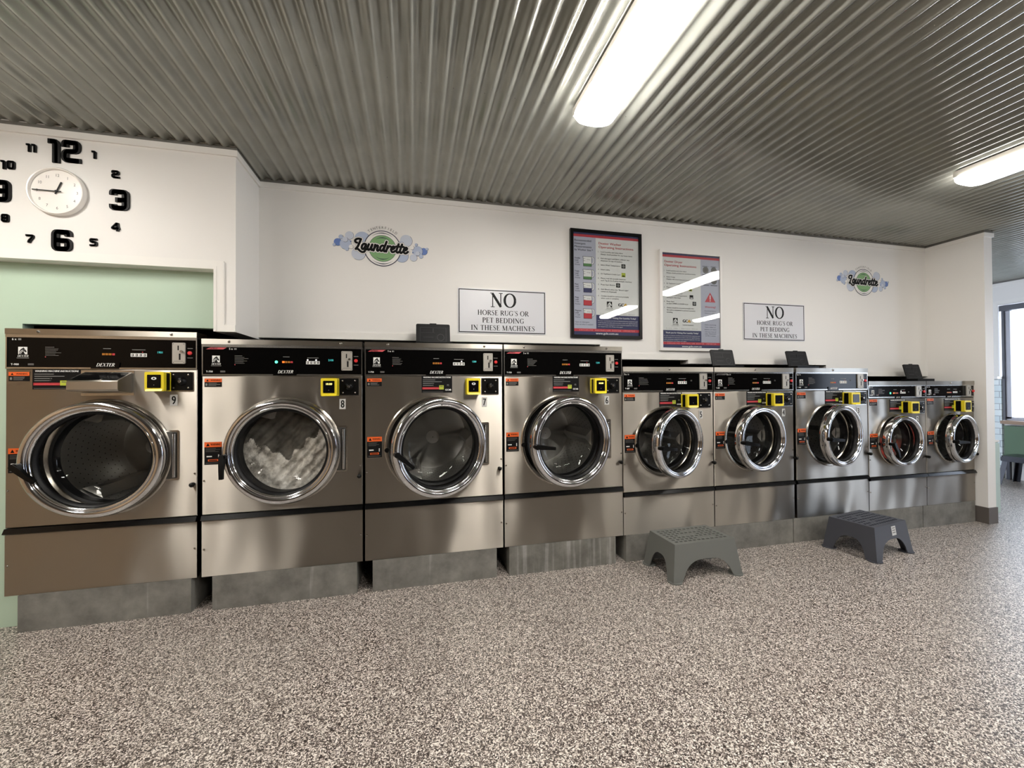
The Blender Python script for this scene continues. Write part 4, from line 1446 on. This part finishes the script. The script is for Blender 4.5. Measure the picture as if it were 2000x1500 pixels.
def decal(label, cx, cz, r):
    b = MB()
    k = r / 300.0
    X = lambda px: (px - 1020) * k
    Z = lambda px, py: (570 - py) * k + (px - 1020) * k * .055
    b.disc(0, 0, r * 1.02, -.0008, 'decal_white', 64)
    for i, (px, py, rr, mt) in enumerate(BUB):
        y = -.0010 - i * .00004
        b.disc(X(px), Z(px, py), rr * k, y, mt, 32)
        b.disc(X(px), Z(px, py), rr * k, y - .00002, 'decal_line', 32, rr * k * (1 - 4.5 / rr), -2.2, .9)
    y = -.0022
    b.disc(0, 0, r, y, 'decal_line', 72)
    b.disc(0, 0, r * .955, y - .0001, 'decal_white', 72)
    b.disc(0, 0, r * .74, y - .0002, 'decal_line', 64)
    b.disc(0, 0, r * .72, y - .0003, 'decal_green', 64)
    for rr, a0, a1 in ((.86, 50, 130), (.60, 52, 128), (.60, -128, -52), (.86, -130, -50)):
        A = [math.radians(a0 + (a1 - a0) * i / 20) for i in range(21)]
        b.stroke([(r * rr * math.cos(a), r * rr * math.sin(a)) for a in A], [r * .045 * (1 - abs(i / 10 - 1)) + .0004 for i in range(21)], y - .0005, 'decal_line', cap=False)
    s = 'TENTERFIELD'
    for i, ch in enumerate(s):
        a = math.radians(128 - 76 * i / (len(s) - 1))
        b.text(ch, r * 1.10 * math.cos(a), r * 1.10 * math.sin(a), r * .135, y - .0005, 'dim_print', 'C', 0, .95, rot=a - PI / 2)
    q = .385 * r
    rot = math.radians(-1.5)
    def place(p):
        a, c = (p[0] - 3.62), (p[1] - .50)
        a += c * .12
        a *= 1.06
        return (q * (a * math.cos(rot) - c * math.sin(rot)), q * (a * math.sin(rot) + c * math.cos(rot)))
    import numpy as np
    sg = []
    for st in LAUN:
        pts = [place(p) for p in crom(st, 6)]
        sg += list(zip(pts[:-1], pts[1:]))
    A = np.array([p for p, _ in sg])
    Bq = np.array([p for _, p in sg])
    D = Bq - A
    L2 = (D ** 2).sum(1) + 1e-12
    st_ = .0005
    lo, hi = A.min(0) - q * .5, A.max(0) + q * .5
    gx_, gz_ = np.arange(lo[0], hi[0], st_ * .7), np.arange(lo[1], hi[1], st_)
    for wd, dy, mt in ((.60, .0008, 'decal_line'), (.55, .0011, 'decal_white'), (.325, .0014, 'black_print')):
        for z in gz_:
            P = np.stack([gx_, np.full_like(gx_, z)], 1)
            best = np.full(len(gx_), 9.0)
            near = np.where((np.minimum(A[:, 1], Bq[:, 1]) - q * .4 < z) & (np.maximum(A[:, 1], Bq[:, 1]) + q * .4 > z))[0]
            for i in near:
                tt = np.clip(((P - A[i]) @ D[i]) / L2[i], 0, 1)
                best = np.minimum(best, ((P - A[i] - tt[:, None] * D[i]) ** 2).sum(1))
            on = best < (wd * q / 2) ** 2
            if not on.any():
                continue
            e = np.diff(np.concatenate([[0], on.astype(int), [0]]))
            for i0, i1 in zip(np.where(e == 1)[0], np.where(e == -1)[0]):
                b.rect(float(gx_[i0]), float(z), float(gx_[i1 - 1] + st_ * .7), float(z + st_), y - dy, mt)
    o = b.build('wall_decal', None, (cx, WY - .0002, cz))
    return tag(o, label, 'wall decal', 'laundrette logo decals')


decal('round green laundrette logo with blue bubbles, the left one near the clock wall', -.193, 2.022, .1145)
decal('round green laundrette logo with blue bubbles, the right one near the end wall', 3.795, 2.024, .1150)

# ------------------------------------------------------------------ wall clock and its numerals
BY = -.003
t = thing('wall_clock', 'round white wall clock inside the ring of large black numerals', 'clock', (-1.651, BY, 2.073))
b = MB()
b.lathe(0, 0, [(.112, 0), (.114, -.008), (.113, -.020), (.109, -.025), (.105, -.024), (.103, -.012)], 'clock_white', 72)
b.build('clock_rim', t)
b = MB()
b.lathe(0, 0, [(.112, -.001), (.104, -.011), (.0001, -.011)], 'clock_white', 72)
for i in range(1, 13):
    a = PI / 2 - i * PI / 6
    b.text(str(i), .078 * math.cos(a), .078 * math.sin(a) - .006, .013, -.0114, 'dim_print', 'C', 0, .9)
b.build('clock_dial', t)
def hand(nm, ang, L, w, y, tail):
    b = MB()
    c, s = math.cos(ang), math.sin(ang)
    b.stroke([(-tail * c, -tail * s), (L * c, L * s)], w, y, 'black_print', cap=False, depth=.0015)
    b.lathe(0, 0, [(.0001, y - .001), (.005, y - .001), (.005, y + .002)], 'black_print', 14)
    b.build(nm, t)
hand('hour_hand', PI / 2 - math.radians(22), .050, .0055, -.016, .014)
hand('minute_hand', math.radians(180), .092, .004, -.019, .020)
# numeral shapes: box 1 high, centre lines of thick strokes
TH = .23
NUM = {
    '1': (.52, [[(.02, .83), (.36, .83), (.36, 0)]]),
    '2': (.86, [[(.15, .66), (.15, .85), (.71, .85), (.71, .52), (.15, .48), (.15, .15), (.86, .15)]]),
    '3': (.86, [[(.15, .70), (.15, .85), (.71, .85), (.71, .15), (.15, .15), (.15, .30)], [(.30, .5), (.71, .5)]]),
    '4': (.86, [[(.60, .02), (.60, .95)], [(.60, .93), (.13, .40), (.13, .31), (.82, .31)]]),
    '5': (.86, [[(.80, .85), (.15, .85), (.15, .54), (.71, .54), (.71, .15), (.06, .15)]]),
    '6': (.86, [[(.71, .68), (.71, .85), (.15, .85), (.15, .15), (.71, .15), (.71, .50), (.15, .50)]]),
    '7': (.84, [[(0, .85), (.68, .85), (.66, .62), (.34, .25), (.30, 0)]]),
    '8': (.86, [[(.17, .5), (.17, .85), (.69, .85), (.69, .15), (.17, .15), (.17, .5), (.69, .5)]]),
    '9': (.86, [[(.15, .32), (.15, .15), (.71, .15), (.71, .85), (.15, .85), (.15, .50), (.71, .50)]]),
    '0': (.86, [[(.15, .5), (.15, .85), (.71, .85), (.71, .15), (.15, .15), (.15, .5)]]),
}


def fillet(P, r):
    out = [P[0]]
    for i in range(1, len(P) - 1):
        a, p, c = Vector(P[i - 1]), Vector(P[i]), Vector(P[i + 1])
        d1, d2 = (a - p), (c - p)
        k = min(r, d1.length * .45, d2.length * .45)
        p0, p1 = p + d1.normalized() * k, p + d2.normalized() * k
        for j in range(5):
            q = j / 4
            v = p0 * (1 - q) ** 2 + p * 2 * q * (1 - q) + p1 * q * q
            out.append((v.x, v.y))
    out.append(P[-1])
    return out


for s, cx, cz, wd, h in (('12', -1.628, 2.276, .125, .111), ('1', -1.511, 2.274, .018, .037), ('2', -1.424, 2.187, .032, .038), ('3', -1.407, 2.062, .080, .103), ('4', -1.422, 1.928, .034, .039), ('5', -1.512, 1.845, .031, .038), ('6', -1.636, 1.844, .079, .104), ('7', -1.758, 1.844, .031, .037), ('8', -1.852, 1.932, .031, .038), ('9', -1.872, 2.058, .080, .103), ('10', -1.843, 2.183, .053, .040), ('11', -1.756, 2.275, .038, .038)):
    b = MB()
    nat = sum(NUM[c][0] for c in s) + .10 * (len(s) - 1)
    x = 0
    for c in s:
        gw, st = NUM[c]
        for ln in st:
            P = fillet(ln, .14)
            for dx in (-.055, .055):
                b.stroke([((x + a + dx - nat / 2) * wd / nat, (q - .5) * 1.11 * h) for a, q in P], TH * h * (.4 + .6 * wd / nat / h), -.006, 'black_print', cap=False, depth=.0055)
        x += gw + .10
    o = b.build('clock_numeral', None, (cx, BY, cz))
    size = 'large' if s in ('12', '3', '6', '9') else 'small'
    tag(o, '%s black numeral %s on the wall around the round clock' % (size, s), 'numeral', 'stick-on clock numerals')


# ------------------------------------------------------------------ step stools
def stool(label, mt, loc, rz, lx, ly, hz, bx, by, pattern, sticker=None):
    t = thing('step_stool', label, 'step stool', loc, rz, 'plastic step stools')
    tx, ty, fx_, fy_ = lx / 2, ly / 2, bx / 2, by / 2
    th = .006
    b = MB()
    # slotted deck: grid of bars with openings
    nx, ny = 12, 7
    m0 = .022
    gx = (2 * tx - 2 * m0) / nx
    gy = (2 * ty - 2 * m0) / ny
    z0, z1 = hz - .032, hz
    b.box(-tx, -ty, z0, -tx + m0, ty, z1, mt)
    b.box(tx - m0, -ty, z0, tx, ty, z1, mt)
    b.box(-tx + m0, -ty, z0, tx - m0, -ty + m0, z1, mt)
    b.box(-tx + m0, ty - m0, z0, tx - m0, ty, z1, mt)
    for j in range(ny + 1):
        yy = -ty + m0 + gy * j
        a, c = (yy - gy * .24, yy + gy * .24)
        b.box(-tx + m0, max(a, -ty + m0), z0, tx - m0, min(c, ty - m0), z1, mt)
    for j in range(ny):
        ya, yb = -ty + m0 + gy * (j + .24), -ty + m0 + gy * (j + .76)
        for i in range(nx + 1):
            xx = -tx + m0 + gx * i
            b.box(max(xx - gx * .17, -tx + m0), ya, z0, min(xx + gx * .17, tx - m0), yb, z1, mt)
        for i in range(nx):
            if pattern(i, j):
                b.box(-tx + m0 + gx * (i + .17), ya, z1 - .006, -tx + m0 + gx * (i + .83), yb, z1 - .001, mt)
    b.build('stool_deck', t)
    # flared skirt with an arch in every side
    b = MB()
    def side(A, Bp, Cb, Db):
        # A,B top corners, Db,Cb bottom corners (outer face left to right: A->B)
        A, Bp, Cb, Db = map(Vector, (A, Bp, Cb, Db))
        nrm = (Bp - A).cross(Db - A).normalized()
        n = 40
        def pt(u, v):
            return (A * (1 - u) + Bp * u) * (1 - v) + (Db * (1 - u) + Cb * u) * v
        lw = .065 / (Cb - Db).length
        prof = []
        for i in range(n + 1):
            u = i / n
            if u < lw or u > 1 - lw:
                e = 1.0
            else:
                q = abs((u - .5) / (.5 - lw))
                e = 1 - .55 * (1 - q ** 3.2) ** .62
            prof.append((u, e))
        prof2 = []
        for i, (u, e) in enumerate(prof):
            prof2.append((u, e))
        vs = []
        for u, e in prof2:
            o_, l_ = pt(u, 0), pt(u, e)
            vs += [o_, l_, l_ - nrm * th * -1, o_ - nrm * th * -1]
        fs = []
        for i in range(n):
            k = i * 4
            fs += [(k, k + 1, k + 5, k + 4), (k + 1, k + 2, k + 6, k + 5), (k + 2, k + 3, k + 7, k + 6)]
        b.add(vs, fs, mt)
    zt = hz - .001
    T4 = [(-tx, -ty, zt), (tx, -ty, zt), (tx, ty, zt), (-tx, ty, zt)]
    B4 = [(-fx_, -fy_, .004), (fx_, -fy_, .004), (fx_, fy_, .004), (-fx_, fy_, .004)]
    for i in range(4):
        j = (i + 1) % 4
        side(T4[i], T4[j], B4[j], B4[i])
    b.build('stool_skirt', t)
    for i in range(4):
        x, y = B4[i][0], B4[i][1]
        q = MB()
        sx_, sy_ = (1 if x > 0 else -1), (1 if y > 0 else -1)
        P = []
        cx, cy, r = x - sx_ * .026, y - sy_ * .026, .038
        P = [(cx + r * math.cos(a) * (1.1), cy + r * math.sin(a) * 1.1) for a in [2 * PI * k / 20 for k in range(20)]]
        q.prism_z(P, 0, .006, mt)
        q.build('stool_foot', t)
    if sticker:
        q = MB()
        q.add(sticker[0], [(0, 1, 2, 3)], 'sticker_white')
        for P in sticker[1]:
            q.add(P, [(0, 1, 2, 3)], 'grey_print')
        q.build('price_sticker', t)
    return t


stool('mid-grey plastic step stool with slotted top, the left one', 'stool_grey', (1.668, -.187, 0), 0.02, .415, .25, .212, .475, .305, lambda i, j: (j in (1,) and 6 <= i < 10) or (j in (3,) and 3 <= i < 7) or (j == 5 and 5 <= i < 9))


def skirt_pt(u, v, lx=.375, ly=.262, hz=.212, bx=.435, by=.315, off=.0012):
    a = Vector((-lx / 2 + lx * u, -ly / 2 - off, hz))
    c = Vector((-bx / 2 + bx * u, -by / 2 - off, .004))
    return tuple(a * (1 - v) + c * v)


st_ = [skirt_pt(.50, .36), skirt_pt(.63, .36), skirt_pt(.63, .08), skirt_pt(.50, .08)]
br_ = [[skirt_pt(.52, v + .03, off=.0016), skirt_pt(.61, v + .03, off=.0016), skirt_pt(.61, v, off=.0016), skirt_pt(.52, v, off=.0016)] for v in (.12, .19, .26)]
stool('dark slate plastic step stool with white price sticker, the right one', 'stool_slate', (3.035, -.222, 0), math.radians(10), .375, .262, .212, .435, .315, lambda i, j: (j in (1, 2) and 3 <= i < 5) or (j in (4, 5) and 4 <= i < 6), (st_, br_))

# ------------------------------------------------------------------ beyond the end wall
t = thing('laundry_cabinet', 'pale mint tub cabinet standing against the far side of the end wall', 'cabinet', (NX2 + .002, 0, 0))
b = MB()
b.box(0, .006, .045, .188, .60, .645, 'cabinet_mint')
b.box(.004, .03, 0, .170, .59, .045, 'black_plastic')
b.build('cabinet_body', t)
b = MB()
b.box(-.0, -.004, .645, .186, .61, .662, 'decal_white')
b.build('cabinet_top', t)
b = MB()
b.box(.006, -.006, .055, .184, .006, .635, 'cabinet_mint')
b.build('cabinet_door', t)

t = thing('bench_seat', 'green padded bench against the street window', 'bench', (6.80, 0.0, 0))
b = MB()
b.box(.075, -.95, .30, .15, .985, .640, 'bench_green')
b.build('bench_back', t)
b = MB()
b.box(.055, -.95, .22, .15, .985, .30, 'bench_green')
b.build('bench_cushion', t)
for y in (-.93, .0, .95):
    b = MB()
    b.box(.09, y, 0, .13, y + .03, .22, 'metal_black')
    b.build('bench_leg', t)

t = thing('metal_stool', 'low black metal stool in front of the green bench, at the right edge', 'stool', (6.655, .68, 0), math.radians(4))
b = MB()
p = []
for cx, cy, a0 in ((.13, -.13, -PI / 2), (.13, .13, 0), (-.13, .13, PI / 2), (-.13, -.13, PI)):
    p += [(cx + .03 * math.cos(a0 + PI / 2 * i / 5), cy + .03 * math.sin(a0 + PI / 2 * i / 5)) for i in range(6)]
b.prism_z(p, .305, .325, 'metal_black')
for s in (-1, 1):
    b.box(-.15, s * .155 - .006, .265, .15, s * .155 + .006, .31, 'metal_black')
    b.box(s * .155 - .006, -.15, .265, s * .155 + .006, .15, .31, 'metal_black')
b.build('seat', t)
for sx_ in (-1, 1):
    for sy_ in (-1, 1):
        b = MB()
        pts = [(sx_ * .145, sy_ * .145, .305), (sx_ * .155, sy_ * .155, .22), (sx_ * .172, sy_ * .172, .10), (sx_ * .188, sy_ * .188, .0)]
        vs = []
        for x, y, z in pts:
            vs += [(x, y, z), (x - sx_ * .045, y, z), (x - sx_ * .045, y - sy_ * .006, z), (x - sx_ * .006, y - sy_ * .006, z), (x - sx_ * .006, y - sy_ * .045, z), (x, y - sy_ * .045, z)]
        fs = [(j * 6 + i, j * 6 + (i + 1) % 6, (j + 1) * 6 + (i + 1) % 6, (j + 1) * 6 + i) for j in range(3) for i in range(6)]
        fs += [tuple(range(6)), tuple(range(23, 17, -1))]
        if sx_ * sy_ > 0:
            fs = [tuple(reversed(f)) for f in fs]
        b.add(vs, fs, 'metal_black')
        b.build('leg', t)
t = thing('wall_shelf', 'small white shelf with tap above the tiles beyond the end wall', 'shelf', (WX - .004, 1.16, 1.201))
b = MB()
b.box(-.10, -.13, 0, -.016, .3, .03, 'decal_white')
b.build('shelf_board', t)
